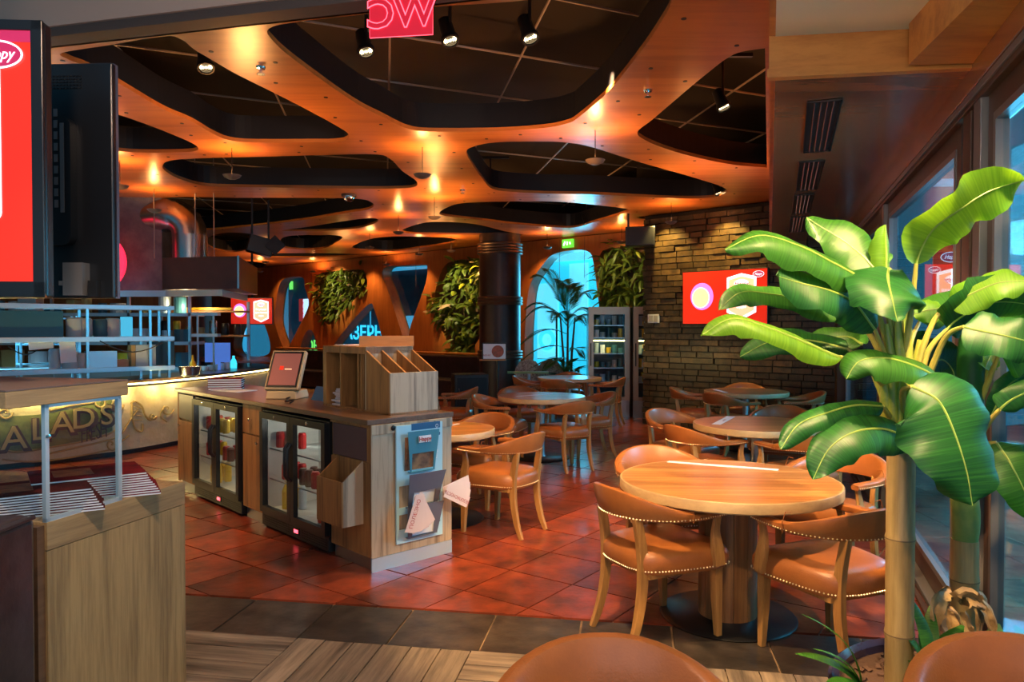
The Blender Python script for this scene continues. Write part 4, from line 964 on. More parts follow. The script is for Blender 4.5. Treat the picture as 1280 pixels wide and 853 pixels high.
MB().box((-.068, -.37, .835), (.003, .10, .045)).build('logo_plate', m_white, t)
card('white leaflet in the middle grey rack pocket', 'leaflet', m_white, -.37, .46, .2, .13, -.05, .2)
card('white leaflet in the lowest grey rack pocket', 'leaflet', m_white, -.37, .24, .2, .10, -.045, .1)
def leaflet(lab, grp, py_, pz, ang, x, word, sz):
    # pivot on the rack, long side hanging away at ang from straight down, towards the rack's left (+y)
    L_ = .25; cy_ = py_ + .11 * math.sin(ang); cz_ = pz - .11 * math.cos(ang)
    o = MB().box((0, 0, 0), (.0015, .075, L_)).build('leaflet', m_leaflet); o.location = cloc(x, cy_, cz_)
    o.rotation_euler = (Matrix.Rotation(CR, 3, 'Z') @ Matrix.Rotation(ang, 3, 'X') @ Matrix.Rotation(-.1, 3, 'Y')).to_euler(); tag(o, lab, 'leaflet', grp)
    if word: text(word, sz, m_printr, o, 'lettering', Matrix.Translation((-.002, 0, 0)) @ Matrix.Rotation(-PI / 2, 4, 'Z') @ Matrix.Rotation(PI / 2, 4, 'X') @ Matrix.Rotation(PI / 2, 4, 'Z'), .0002)
for k in range(4):
    leaflet('pink printed leaflet fanned out on left side of the rack, %s' % ('rightmost of its fan', 'third from left', 'second from left', 'leftmost')[k], 'pink leaflets fanned out at left of the rack', -.275, .47, -.55 + .28 * k, -.125 - .006 * k, 'ПОЛЕЗНО' if k == 3 else None, .04)
for k in range(4):
    leaflet('pink printed leaflet fanned out on right side of the rack, %s' % ('top', 'second', 'third', 'lowest')[k], 'pink leaflets fanned out at right of the rack', -.50, .47, -1.75 + .22 * k, -.12 - .006 * k, 'БЕЗОПАСНОСТЬ' if k == 3 else None, .032)

# ------------------------------------------------------------------ foreground left: cabinet, glass case, menus, leather seat
A = Vector((-1.615, 2.57)); Bq = Vector((-1.44, 3.26)); fa = math.atan2(Bq.y - A.y, Bq.x - A.x); FL = (Bq - A).length
def floc(x, y, z=0):
    d = Vector((math.cos(fa), math.sin(fa))); n_ = Vector((-d.y, d.x)); p = A + d * x + n_ * y; return (p.x, p.y, z)
t = thing('display_cabinet', 'tall pale oak cabinet at left foreground holding menus and glass case', 'cabinet', (A.x, A.y, 0), fa)
MB().bb(0, FL, 0.012, 1.6, 0, .88).build('body', m_oak, t); MB().bb(0, FL, 0, .012, 0, .80).build('front_panel', m_oak, t); MB().bb(0, FL, -.001, .012, .803, .90).build('top_rail', m_oakh, t); MB().bb(0, FL, .012, 1.6, .88, .90).build('top', m_oak, t)
MB().bb(-.03, 0, .01, 1.6, 0, .89).build('end_post', m_top, t)
t = thing('glass_case', 'steel framed glass display case with wooden lid on left cabinet', 'display case', (A.x, A.y, .90), fa)
fr = MB(); fx1 = .34
L1 = .335
for x in (.0, L1): fr = MB().bb(x, x + .016, .002, .018, 0, .41).build('upright', m_steelc, t)
MB().bb(0, L1 + .016, .002, .018, 0, .014).build('bottom_bar', m_steelc, t); MB().bb(0, L1 + .016, .002, .018, .40, .412).build('top_bar', m_steelc, t)
MB().bb(L1, L1 + .016, .02, 1.2, .0, .014).build('bottom_bar', m_steelc, t)
MB().bb(.016, L1, .008, .012, .014, .40).build('side_glass', m_glass2, t); MB().bb(L1 + .006, L1 + .010, .02, 1.2, .014, .40).build('back_glass', m_glass2, t); MB().bb(.004, .008, .02, 1.2, .014, .40).build('front_glass', m_glass2, t)
MB().bb(-.16, L1 + .04, -.01, 1.3, .412, .468).build('lid', m_oakh, t, bevel=.003); MB().bb(-.16, L1 + .04, -.01, 1.3, .469, .474).build('lid_top', m_lid, t)
o = MB().lathe([(0, 0), (.008, 0), (.008, .01), (0, .012)], n=10).build('hinge_screw', m_chrome, t, True); o.location = (.008, 0, .30); o.rotation_euler = (PI / 2, 0, 0)
def magstack(px, py, n_, rz, lab, grp, mat, fan):
    c0_ = onz(px, py, .95)
    for k in range(n_):
        x, y = c0_.x + fan[0] * (k - n_ / 2), c0_.y + fan[1] * (k - n_ / 2)
        m_ = thing('menu_magazine', lab % ('topmost' if k == n_ - 1 else 'lowest' if k == 0 else ('second', 'third', 'fourth', 'fifth', 'sixth', 'seventh', 'eighth', 'ninth', 'tenth', 'eleventh')[k - 1] + ' from bottom'), 'magazine', (x, y, .901 + k * .0082), rz + random.uniform(-.015, .015) + k * .01, grp)
        MB().bb(-.15, .15, -.20, .20, 0.0, .0058).build('pages', m_paper, m_); MB().bb(-.151, .151, -.201, .201, .0059, .0072).build('cover', mat, m_)
        if k == n_ - 1: MB().bb(-.09, .07, -.12, .02, .0073, .0076).build('cover_photo', m_photo, m_)
magstack(118, 600, 10, -1.05, 'red-brown menu magazine in rear stack on left cabinet, %s', 'menu magazines in the rear stack', m_mag_r, (-.009, .002))
magstack(42, 618, 9, -1.05, 'black menu magazine in front stack on left cabinet, %s', 'menu magazines in the front stack', m_mag_k, (-.009, .002))
t = thing('leather_bench', 'dark brown crackled leather bench back in the bottom left corner', 'bench', (-1.57, 2.0, 0))
MB().bb(-1.4, 0, -.4, .45, 0, .965).build('upholstery', m_leather2, t, True, bevel=.03); MB().tube([(0, -.4, .955), (0, .43, .955)], .008, 6).build('piping', m_leather2, t, True)

# ------------------------------------------------------------------ TVs on the left
def happy_logo(parent, M4, s, oval=True, name='logo'):
    """white oval with a violet field and the word in white, in plane XY of M4"""
    poly_sheet(name, ell(0, 0, s, s * .55), [ell(0, 0, s * .93, s * .48)], .002, m_scrw, 0, M4, parent)
    poly_sheet(name, ell(0, 0, s * .92, s * .47), [], .001, m_redd, 0, M4, parent)
    text('Happy', s * .60, m_scrw, parent, name, M4 @ Matrix.Translation((0, 0, .002)), .001, .0, shear=.3, sx=.85)
p = at(57, 200, 2.6)
t = thing('portrait_screen', 'large red portrait advertising screen at far left edge', 'television', (p.x, 2.6, 0), R(4))
zb, zt = at(0, 372, 2.6).z, at(0, 27, 2.6).z
f = MB(); W_ = .60
f.bb(-W_, 0, 0, .05, zb, zt); f.build('housing', m_bezel, t, bevel=.008)
f = MB(); f.bb(-W_, 0, -.014, 0, zb, zb + .055); f.bb(-W_, 0, -.014, 0, zt - .035, zt); f.bb(-.04, 0, -.014, 0, zb, zt); f.bb(-W_, -W_ + .04, -.014, 0, zb, zt); f.build('bezel', m_bezel, t, bevel=.003)
MB().bb(-W_ + .04, -.04, -.006, -.001, zb + .055, zt - .035).build('screen', m_red, t); MB().bb(-W_ + .04, -.04, -.008, -.006, zt - .075, zt - .036).build('screen_band', m_redd, t)
poly_sheet('picture', rrect(-.48, -.143, .263, .816, .03), [], .002, m_scrw, 0, upright(0, -.009, zb + .0), t)
happy_logo(t, upright(-.155, -.012, zt - .12), .09)
MB().bb(-W_, 0, -.012, -.002, zb + .001, zb + .012).build('lower_trim', m_trim, t)
MB().bb(-.35, -.28, .055, .10, 1.9, 3.69).build('ceiling_pole', m_blackm, t)
p = at(141, 200, 3.0)
t = thing('monitor', 'black flat screen seen from behind at left, next to the red screen', 'television', (p.x, 3.0, 0), R(-3))
zb, zt = at(0, 373, 3.0).z, at(0, 78, 3.0).z
f = MB(); W_ = .56
MB().bb(-W_, 0, .0, .03, zb, zt).build('housing', m_bezel, t, bevel=.006); MB().bb(-.012, 0, .012, .042, zb, zt).build('edge_trim', M('blue_grey_edge', (.16, .22, .32), .3, .5), t)
poly_sheet('rear_bulge', rrect(-W_ + .06, -.15, zb + .21, zt - .22, .04), [], .04, m_black, 0, upright(0, -.02, 0), t)
MB().bb(-.19, -.175, -.044, -.03, zb + .34, zt - .25).build('connector_strip', m_alu, t)
for k in range(9): MB().bb(-.215 - .0, -.200, -.044, -.041, zb + .36 + k * .045, zb + .39 + k * .045).build('port', m_alu, t)
s = MB()
for i in range(16):
    for j in range(5): s.box((-.34 + i * .014, -.002, zt - .10 + j * .012), (.008, .004, .005))
s.build('vent_slots', m_blackm, t, kind='stuff')
MB().bb(-.20, -.17, -.045, -.0, zb + .05, zb + .068).build('label_plate', m_alu, t)
MB().bb(-.18, -.10, -.05, 0, zb + .01, zb + .14).build('bracket', m_alu, t); MB().bb(-.09, -.055, -.03, 0, zb + .005, zb + .07).build('bracket', m_black, t)
MB().tube([(-.45, .06, zb + .5), (-.45, -.25, zb + .5)], .02, 8).build('mount_arm', m_blackm, t)

# TV on bricks
def redscreen(t, W_, H_, wide_logo=True):
    MB().bb(-W_ / 2, W_ / 2, 0, .05, -H_ / 2, H_ / 2).build('housing', m_bezel, t, bevel=.005)
    MB().bb(-W_ / 2 + .012, W_ / 2 - .012, -.003, 0, -H_ / 2 + .015, H_ / 2 - .015).build('screen', m_red, t)
    k = H_ / .86
    poly_sheet('picture_halo', ell(-.37 * k, .02 * k, .20 * k, .215 * k), [], .001, m_scrv, 0, upright(0, -.004, 0), t)
    poly_sheet('picture', ell(-.39 * k, 0, .155 * k, .165 * k), [], .001, m_scrw, 0, upright(0, -.0052, 0), t); poly_sheet('picture', ell(-.39 * k, 0, .142 * k, .152 * k), [], .001, m_scry, 0, upright(0, -.006, 0), t)
    hx = [(0, .36), (.24, .30), (.24, -.24), (0, -.36), (-.24, -.24), (-.24, .30)]
    poly_sheet('badge', [((.30 + x) * k, y * k) for x, y in hx], [], .001, m_scrw, 0, upright(0, -.004, 0), t); poly_sheet('badge', [((.30 + x * .86) * k, y * .87 * k) for x, y in hx], [], .001, m_scrp, 0, upright(0, -.0055, 0), t)
    poly_sheet('badge_oval', ell(.30 * k, .20 * k, .12 * k, .065 * k), [], .001, m_scrw, 0, upright(0, -.007, 0), t)
    text('Happy', .09 * k, m_red, t, 'lettering', upright(.30 * k, -.008, .20 * k), .0005, .001, shear=.3)
    for i, s_ in enumerate(('Вкусная', 'доставка', 'еды')): text(s_, .085 * k, m_scrw, t, 'lettering', upright(.30 * k, -.0075, (.05 - .1 * i) * k), .0005, .0005)
a = math.atan2(-bd.y, -bd.x)
p = Vector((2.16, 12.1)); 
def onbrick(px, py, off=.08):
    d = ray(px, py); nrm = -bn if bn.y > 0 else bn; p0 = Vector((2.16, 12.1)) + nrm * off; tt = p0.dot(nrm) / (d.x * nrm.x + d.y * nrm.y); return Vector((0, 0, H)) + d * tt
a, b = onbrick(853, 374, .12), onbrick(960, 368, .12); z1 = (onbrick(853, 341, .12).z + onbrick(960, 333, .12).z) / 2; z0 = (onbrick(855, 407, .12).z + onbrick(962, 405, .12).z) / 2
c_ = (a + b) / 2
t = thing('wall_screen', 'wide red advertising screen on the brick wall behind the plant', 'television', (c_.x, c_.y, (z0 + z1) / 2), math.atan2(b.y - a.y, b.x - a.x)); redscreen(t, (b - a).xy.length, z1 - z0)
happy_logo(t, upright((b - a).xy.length / 2 - .14, -.009, (z1 - z0) / 2 - .09), .085)
a = at(288, 372, 13.5); b = at(341, 406, 13.5)
t = thing('hanging_screen', 'small red advertising screen hanging left of the shaped windows', 'television', ((a.x + b.x) / 2, 13.5, (a.z + b.z) / 2)); redscreen(t, b.x - a.x, a.z - b.z)
MB().tube([(0, .04, .2), (0, .04, CZ - (a.z + b.z) / 2)], .02, 8).build('ceiling_pole', m_blackm, t)
q = onbrick(817, 398.5, .07)
t = thing('switch_plate', 'pale double switch plate on the brick wall left of screen', 'switch', q, ba)
MB().box((0, 0, 0), (.21, .02, .14)).build('plate', m_white, t, bevel=.004)
for k in (-1, 1): MB().box((k * .045, -.012, 0), (.07, .01, .10)).build('rocker', M('switch_grey', (.45, .45, .42), .4), t)

# ------------------------------------------------------------------ tall refrigerators
def tallfridge(x, y, W_, lab):
    t = thing('display_fridge', lab, 'refrigerator', (x, y, 0), R(-3), 'tall glass-door refrigerators'); Hh = 1.93
    MB().bb(0, .05, 0, .65, .05, Hh).build('side', m_steel, t); MB().bb(W_ - .05, W_, 0, .65, .05, Hh).build('side', m_steel, t); MB().bb(0, W_, .6, .65, .05, Hh).build('back', m_teal, t)
    MB().bb(0, W_, 0, .65, Hh - .06, Hh).build('top', m_steel, t); MB().bb(0, W_, 0, .65, 0, .3).build('base', m_steel, t)
    f = MB(); f.bb(0, .09, -.04, 0, .3, Hh); f.bb(W_ - .09, W_, -.04, 0, .3, Hh); f.bb(.09, W_ - .09, -.04, 0, Hh - .13, Hh); f.bb(.09, W_ - .09, -.04, 0, .3, .36)
    d = f.build('door', M('champagne_steel', (.42, .34, .27), .35, .8), t); MB().bb(.09, W_ - .09, -.02, -.015, .36, Hh - .13).build('glass', m_fglass, d); MB().bb(.03, .05, -.07, -.04, .9, 1.3).build('handle', m_black, d)
    for i, z in enumerate((.6, .85, 1.1, 1.38, 1.6)):
        MB().bb(.06, W_ - .06, .05, .58, z, z + .015).build('shelf', m_steel, t)
        for k in range(5):
            xx = .16 + k * (W_ - .3) / 4; h_ = random.uniform(.08, .18)
            MB().cyl((xx, .25, z + .016), random.uniform(.035, .05), h_, 10).build('container', random.choice((m_cont, m_white, m_contb, m_cyel)), t)
    MB().bb(.08, W_ - .08, .05, .08, 1.33, 1.35).build('light_bar', m_glow, t)
tallfridge(1.34, 13.05, .72, 'tall glass-door refrigerator right of the palm, left one'); tallfridge(2.10, 12.9, .45, 'tall glass-door refrigerator half hidden by the brick wall, right one')

# palm
p = at(712, 470, 13.4)
t = thing('potted_palm', 'tall palm with feathery fronds standing before the lit arch window', 'plant', (1.02, 13.75, 0))
MB().lathe([(.18, 0), (.24, .3), (.26, .32), (.23, .33), (0, .30)], n=24).build('pot', m_blackm, t, True)
for dx, dy in ((-.05, 0), (.06, .03), (.0, -.07)): MB().tube([(dx, dy, .3), (dx * 1.5, dy * 1.5, 1.1), (dx * 2.5, dy * 2.5, 1.75)], [.028, .022, .015], 8).build('stem', m_trunk, t, True)
def frond(base, az, L_, rise, droop, sc=1):
    mb = MB(); us = []; pts = []; d = Vector((math.cos(az), math.sin(az), 0)); n_ = 15
    for i in range(n_ + 1):
        k = i / n_; pts.append(Vector(base) + d * L_ * k + Vector((0, 0, rise * math.sin(k * PI * .55) - droop * k * k)))
    mb.tube([tuple(q_) for q_ in pts[::3]], .006, 4); sdv = d.cross(Vector((0, 0, 1)))
    for i in range(3, n_ + 1):
        k = i / n_; l_ = .34 * sc * math.sin(PI * (.25 + .7 * k)) ; tg = (pts[i] - pts[i - 1]).normalized()
        for sg in (-1, 1):
            for q_ in (0, .5):
                p0 = pts[i - 1].lerp(pts[i], q_); e = p0 + (sdv * sg * .8 + tg * .75 + Vector((0, 0, -.12))) * l_; m2 = p0.lerp(e, .45) + Vector((0, 0, .02)); w2 = tg * .016
                b = len(mb.v); mb.v += [tuple(p0), tuple(m2 - w2), tuple(e), tuple(m2 + w2)]; mb.f.append((b, b + 1, b + 2, b + 3))
    me = mb.mesh('frond', m_palm)
    part('frond', me, t)
for i, (az, L_, ri, dr, z) in enumerate([(180, .85, .5, .55, 1.7), (165, .7, .85, .15, 1.8), (195, .9, .25, .45, 1.45), (175, .9, .15, .45, 1.2), (188, .8, .6, .3, 1.6), (172, .75, .05, .3, 1.0), (20, .5, .6, .3, 1.8), (350, .5, .4, .4, 1.7), (100, .5, .8, .2, 1.8), (270, .55, .7, .25, 1.8), (240, .65, .45, .4, 1.6), (300, .6, .5, .4, 1.5), (140, .55, .95, .05, 1.75), (215, .6, .1, .35, 1.0), (320, .4, .2, .3, 1.1), (60, .4, .7, .1, 1.7), (260, .35, .3, .3, .8), (300, .35, .35, .25, .6), (220, .3, .3, .2, .5), (330, .3, .3, .2, .45)]):
    frond((0, 0, z), R(az), L_, ri, dr, .9)

# loudspeakers
t = thing('speaker', 'black wedge loudspeaker standing on the floor before round column', 'loudspeaker', (-.66, 12.2, 0), R(12))
MB().bb(-.28, .28, 0, .5, 0, .80).build('cabinet', m_black, t, bevel=.01); MB().bb(-.25, .25, -.012, 0, .05, .75).build('grille', m_blackm, t); MB().bb(.281, .288, .2, .34, .3, .5).build('handle', m_teal, t)
p = at(802, 287, 11.6)
t = thing('wall_speaker', 'black loudspeaker under the ceiling at corner of brick wall', 'loudspeaker', (2.02, 11.75, 3.0), R(-10))
MB().box((0, 0, 0), (.46, .26, .30)).build('cabinet', m_black, t, bevel=.01); MB().box((0, -.135, 0), (.40, .01, .25)).build('grille', m_blackm, t); MB().bb(-.2, -.17, -.02, .02, .14, .37).build('bracket', m_blackm, t)
p = at(330, 308, 10.5)
t = thing('ceiling_speaker', 'black wedge loudspeaker hanging from the ceiling near steel duct', 'loudspeaker', (p.x, p.y, p.z), R(25))
MB().box((-.05, 0, 0), (.34, .22, .24), ry=.25).build('cabinet', m_black, t, bevel=.01)
MB().prism([(-.14, -.02), (0, -.15), (.14, -.02), (0, .13)], .0, .02).build('horn_face', m_blackm, t).matrix_local = Matrix.Translation((.13, -.13, .02)) @ Matrix.Rotation(PI / 2, 4, 'X')
for x in (-.17, .05): MB().bb(x, x + .025, -.01, .01, .1, CZ - p.z).build('bracket', m_blackm, t)
# picture menu on stand
t = thing('menu_stand', 'framed food picture menu on a slim floor stand by round column', 'sign', (-.26, 11.0, 0))
MB().cyl((.05, 0, .01), .02, 1.1, 10).build('pole', m_blackm, t); MB().cyl((.05, 0, 0), .17, .012, 24).build('base', m_blackm, t); MB().bb(-.22, .17, -.05, .08, 1.085, 1.1).build('ledge', m_trim, t)
b = MB().box((0, 0, 1.22), (.36, .02, .25)).build('board', m_black, t); MB().box((0, -.012, 1.22), (.33, .004, .22)).build('picture', m_white, b); MB().lathe([(0, 0), (.09, 0), (.09, .004), (0, .004)], n=20).build('plate_photo', M('dish_photo', (.5, .1, .05), .4, col2=(.2, .06, .03), vscale=25), b).matrix_local = Matrix.Translation((.05, -.015, 1.22)) @ Matrix.Rotation(PI / 2, 4, 'X')
text('МЕНЮ', .035, m_printr, b, 'lettering', upright(-.11, -.015, 1.16), .0005)

# ------------------------------------------------------------------ kitchen side
KP = smooth_loop([Vector((x, y, 0)) for x, y in ((-8.4, 5.9), (-7.0, 6.95), (-5.75, 8.05), (-4.85, 9.0), (-4.42, 10.0), (-4.15, 11.2), (-4.05, 12.4), (-4.3, 13.3), (-4.95, 13.7), (-5.7, 13.6))], 8, False)
def ribbon(path, z0, z1, th, inner=1):
    mb = MB(); n_ = len(path)
    for i, p in enumerate(path):
        tg = (path[min(i + 1, n_ - 1)] - path[max(i - 1, 0)]).normalized(); nn = Vector((-tg.y, tg.x, 0)) * inner
        a_, b_ = p, p + nn * th
        mb.v += [(a_.x, a_.y, z0), (a_.x, a_.y, z1), (b_.x, b_.y, z1), (b_.x, b_.y, z0)]
    for i in range(n_ - 1):
        for k in range(4): mb.f.append((i * 4 + k, i * 4 + (k + 1) % 4, i * 4 + 4 + (k + 1) % 4, i * 4 + 4 + k))
    mb.f += [(0, 1, 2, 3), (n_ * 4 - 1, n_ * 4 - 2, n_ * 4 - 3, n_ * 4 - 4)]
    return mb
def kpath(off):
    out = []
    for i, p in enumerate(KP):
        tg = (KP[min(i + 1, len(KP) - 1)] - KP[max(i - 1, 0)]).normalized(); out.append(p + Vector((-tg.y, tg.x, 0)) * off)
    return out
t = thing('kitchen_counter', 'curved kitchen counter with cream relief front lettered for salads', 'counter')
ribbon(kpath(.03), .06, .83, .04).build('relief_front', m_plaster, t, True); ribbon(kpath(.06), 0, .06, .5).build('plinth', m_black, t)
ribbon(kpath(.0), .885, .915, .75).build('top', m_top, t); ribbon(kpath(.05), .845, .885, .6).build('underframe', m_black, t); ribbon(kpath(.012), .862, .878, .012).build('led_strip', m_glow, t)
ribbon(kpath(.2), .1, .845, .5).build('carcass', m_black, t)
# which stretch of KP is in view: find by pixel
def kat(px, off):
    best = None
    P = kpath(off)
    for i in range(len(P) - 1):
        for q_ in range(10):
            p = P[i].lerp(P[i + 1], q_ / 10); e = abs(640 + F * p.x / p.y - px)
            if p.y < 10.5 and (best is None or e < best[0]): best = (e, p, math.atan2(P[i + 1].y - P[i].y, P[i + 1].x - P[i].x))
    return best[1], best[2]
def kz(py, Y): return H + (409 - py) / F * Y
# olive ribbon band behind the letters
bnd = MB(); pr = []
for px in range(-10, 146, 6):
    p, an = kat(px, .018); yc = 543 - (px / 145) * 28 + 8 * math.sin(px / 145 * PI); hgt = 22
    pr.append((p, kz(yc - hgt, p.y), kz(yc + hgt, p.y)))
for p, za, zb_ in pr: bnd.v += [(p.x, p.y, za), (p.x, p.y, zb_), (p.x - .01, p.y + .02, zb_), (p.x - .01, p.y + .02, za)]
for i in range(len(pr) - 1):
    for k in range(4): bnd.f.append((i * 4 + k, i * 4 + 4 + k, i * 4 + 4 + (k + 1) % 4, i * 4 + (k + 1) % 4))
bnd.build('olive_band', m_olive, t)
for ch, px, py, sz in (('S', -16, 556, .38), ('A', 15, 549, .38), ('L', 47, 538, .37), ('A', 76, 530, .37), ('D', 103, 524, .36), ('S', 132, 520, .35)):
    p, an = kat(px, .010); z = kz(py, p.y)
    text(ch, sz, m_letter, t, 'relief_letter', upright(p.x + .02, p.y - .0, z - .02, an), .008, .018, sx=1.05); p, an = kat(px, -.03); text(ch, sz * .96, m_lettero, t, 'relief_letter', upright(p.x, p.y, z, an), .006, .0, sx=1.05)
for i, ch in enumerate('FRESH'):
    p, an = kat(103 + i * 6.2, -.012); text(ch, .30, m_letter, t, 'relief_letter', upright(p.x, p.y, kz(544.5 - i * 1.6, p.y), an), .006, -.004, sx=.42)
def scroll(pts, r=.012):
    P = [];
    for px, py in pts: p, an = kat(px, .012); P.append(Vector((p.x, p.y, kz(py, p.y))))
    MB().tube(smooth_loop(P, 4, False), r, 6).build('scrollwork', m_scroll, t, True)
def spiral(px, py, r0, turns, sg=1, start=0):
    return [(px + sg * r0 * (1 - k / 14) * math.cos(start + turns * 2 * PI * k / 14), py + r0 * (1 - k / 14) * math.sin(start + turns * 2 * PI * k / 14)) for k in range(14)]
scroll([(-8, 560), (20, 566), (60, 560), (100, 553), (130, 545), (150, 535)]); scroll([(60, 568), (95, 560), (125, 553), (148, 545), (160, 528), (172, 512)])
scroll([(60, 514), (90, 507), (112, 504)] + spiral(125, 503, 8, 1.2, -1)); scroll(spiral(145, 506, 9, 1.3)); scroll([(160, 545)] + spiral(138, 556, 9, 1.2))
scroll([(163, 505), (168, 502), (176, 508), (181, 520), (187, 526)] + spiral(190, 521, 5, 1.1)); scroll([(165, 505), (164, 520), (168, 536), (176, 540), (178, 530)])
for k in range(4): scroll([(165, 507 + 6 * k), (176, 511 + 5 * k)], .006)
scroll([(-10, 520), (10, 508), (30, 504)]); scroll(spiral(5, 516, 10, 1.2)); scroll([(205, 508), (200, 520), (208, 528)], .008); scroll(spiral(208, 512, 8, 1.2), .008)
scroll([(0, 575), (40, 578), (90, 572), (150, 560)], .01)
for px in (-40, 0, 40, 80, 120, 160, 200, 225):
    q, _a = kat(px, -.09); lamp('POINT', 'counter_led', (q.x, q.y, .80), 2.6, (1, .78, .30), .02)
# rose stone bar top on the far bend
t = thing('bar_ledge', 'curved rose stone ledge at the far bend of kitchen counter', 'counter')
MB().prism([(p.x, p.y) for p in smooth_loop([Vector((x, y, 0)) for x, y in ((-4.5, 12.0), (-4.05, 12.2), (-3.95, 12.9), (-4.3, 13.6), (-5.1, 13.9), (-5.9, 13.5), (-5.4, 12.6))], 5)], 1.0, 1.03).build('top', m_pinktop, t)
MB().cyl((-4.6, 13.0, .915), .04, .085, 10).build('support', m_steel, t); MB().cyl((-5.2, 13.1, .915), .04, .085, 10).build('support', m_steel, t)

# steel racks
R1 = Vector((-4.42, 9.75)); R0 = Vector((-7.1, 7.25)); rd = (R0 - R1).normalized(); rang = math.atan2(rd.y, rd.x)
def rloc(x, y, z=0): n_ = Vector((-rd.y, rd.x)); p = R1 + rd * x + n_ * y; return (p.x, p.y, z)
t = thing('steel_rack', 'large stainless kitchen pass shelving on the counter at left', 'shelving', (R1.x, R1.y, .917), rang)
RL = (R0 - R1).length
SZ = {'low': 1.02 - .917, 'mid': 1.40 - .917, 'top': 1.80 - .917}
for k, z in SZ.items(): MB().bb(0, RL, -.45, 0, z, z + (.06 if k != 'top' else .055)).build('shelf', m_steelc, t, bevel=.004)
for x in (.05, .28, 1.0, 2.3, 3.3):
    for y in (-.03, -.42): MB().bb(x, x + .03, y - .015, y + .015, 0, SZ['top']).build('post', m_steel, t)
rt = R(0)
def rput(px, shelf, fn, lab, nm, cat, grp=None, y=-.15, mat=m_cont):
    # thing on the rack whose image column is px
    best = min((abs(640 + F * rloc(x_ * .02, y)[0] / rloc(x_ * .02, y)[1] - px), x_ * .02) for x_ in range(0, 180))[1]
    q = rloc(best, y, {'low': 1.08, 'mid': 1.46, 'top': 1.855, 'ctr': .916}[shelf]); o = fn.build(nm, mat, None, True); o.location = q; o.rotation_euler = (0, 0, rang); tag(o, lab, cat, grp); return o
def cyl_(r, h): return MB().lathe([(r * .9, 0), (r, .02), (r, h - .02), (r * .8, h)], n=16)
rput(95, 'mid', cyl_(.10, .24), 'round pale steel canister on middle rack shelf', 'canister', 'container'); rput(105, 'mid', cyl_(.09, .23), 'second pale steel canister right beside the first on middle rack shelf', 'canister', 'container')
rput(126, 'mid', cyl_(.085, .22), 'dark teal lidded pot on middle rack shelf', 'lidded_pot', 'pot', mat=m_contb); rput(141, 'mid', cyl_(.09, .23), 'pale pot right of the teal pot on middle rack shelf', 'storage_pot', 'pot')
rput(158, 'mid', MB().bb(-.07, .07, -.01, .01, 0, .25), 'blue tablet-like order screen at right of middle rack shelf', 'order_screen', 'screen', mat=m_nwin)
rput(14, 'mid', MB().bb(-.50, .50, -.12, .12, .0, .31), 'large teal plastic crate at left of middle rack shelf', 'crate', 'crate', mat=m_contb, y=-.2)
for k, px in enumerate((67, 88, 103, 112)):
    rput(px, 'low', cyl_((.065, .09, .09, .1)[k], (.24, .0 + .2, .18, .17)[k]), 'pale steel insert pot on lower rack shelf, %s' % ('tall narrow one', 'second from left', 'third from left', 'rightmost of the group')[k], 'insert_pot', 'pot', 'insert pots on the lower rack shelf')
rput(83, 'low', MB().box((0, .1, .2), (.17, .005, .26), ry=.05), 'white paper ticket hanging below middle rack shelf', 'ticket', 'paper', mat=m_white)
rput(48, 'low', MB().box((0, .1, .29), (.25, .005, .1), ry=.1), 'small white paper hanging at left of the rack', 'ticket', 'paper', mat=m_white)
rput(125, 'low', MB().bb(-.16, .16, -.1, .1, 0, .2), 'cyan-lit steel box on lower rack shelf', 'steel_box', 'box', mat=m_steelc); rput(148, 'low', MB().bb(-.1, .1, -.08, .08, 0, .09), 'tan wooden box at right on lower rack shelf', 'wooden_box', 'box', mat=m_trim)
rput(179, 'low', MB().bb(-.12, .12, -.1, .1, 0, .27), 'pale plastic bin at right end of lower rack shelf', 'plastic_bin', 'bin'); rput(167, 'low', MB().bb(-.05, .05, -.08, .08, 0, .27), 'yellowish canister between boxes on lower rack shelf', 'canister', 'container', mat=m_cork)
rput(203, 'low', MB().bb(-.12, .16, -.1, .1, 0, .30), 'dark blue bin at the very end of lower rack shelf', 'dark_bin', 'bin', mat=m_contk, y=-.3)
for k in range(6): rput(125 + 7 * k, 'mid', cyl_(.035, .10), 'glass tumbler behind the canisters, %s from left' % ('first', 'second', 'third', 'fourth', 'fifth', 'sixth')[k], 'tumbler', 'glass', 'tumblers behind the canisters', y=-.38, mat=m_steelc)
for px0, py0, px1, py1 in ((28, 432, 72, 428), (140, 426, 215, 428)):
    a, b = at(px0, py0, 8.6), at(px1, py1, 9.3); P = [a.lerp(b, k / 8) + Vector((0, -.25, -.12 * math.sin(PI * k / 8))) for k in range(9)]
    tag(MB().tube(P, .007, 6).build('hanging_cable', m_black, smooth=True), 'black cable sagging under the rack shelf, %s' % ('left one' if px0 < 100 else 'right one'), 'cable')
# inner small white rack in front
t = thing('tray_rack', 'white metal tray rack standing among canisters behind pass', 'shelving', rloc(.95, -.75, .0), rang)
for x in (0, .62):
    for y in (0, -.25): MB().bb(x, x + .025, y - .012, y + .012, 0, 1.72).build('post', m_enamelc, t)
for z in (1.1, 1.35, 1.68): MB().bb(0, .645, -.26, .012, z, z + .02).build('shelf', m_enamelc, t)
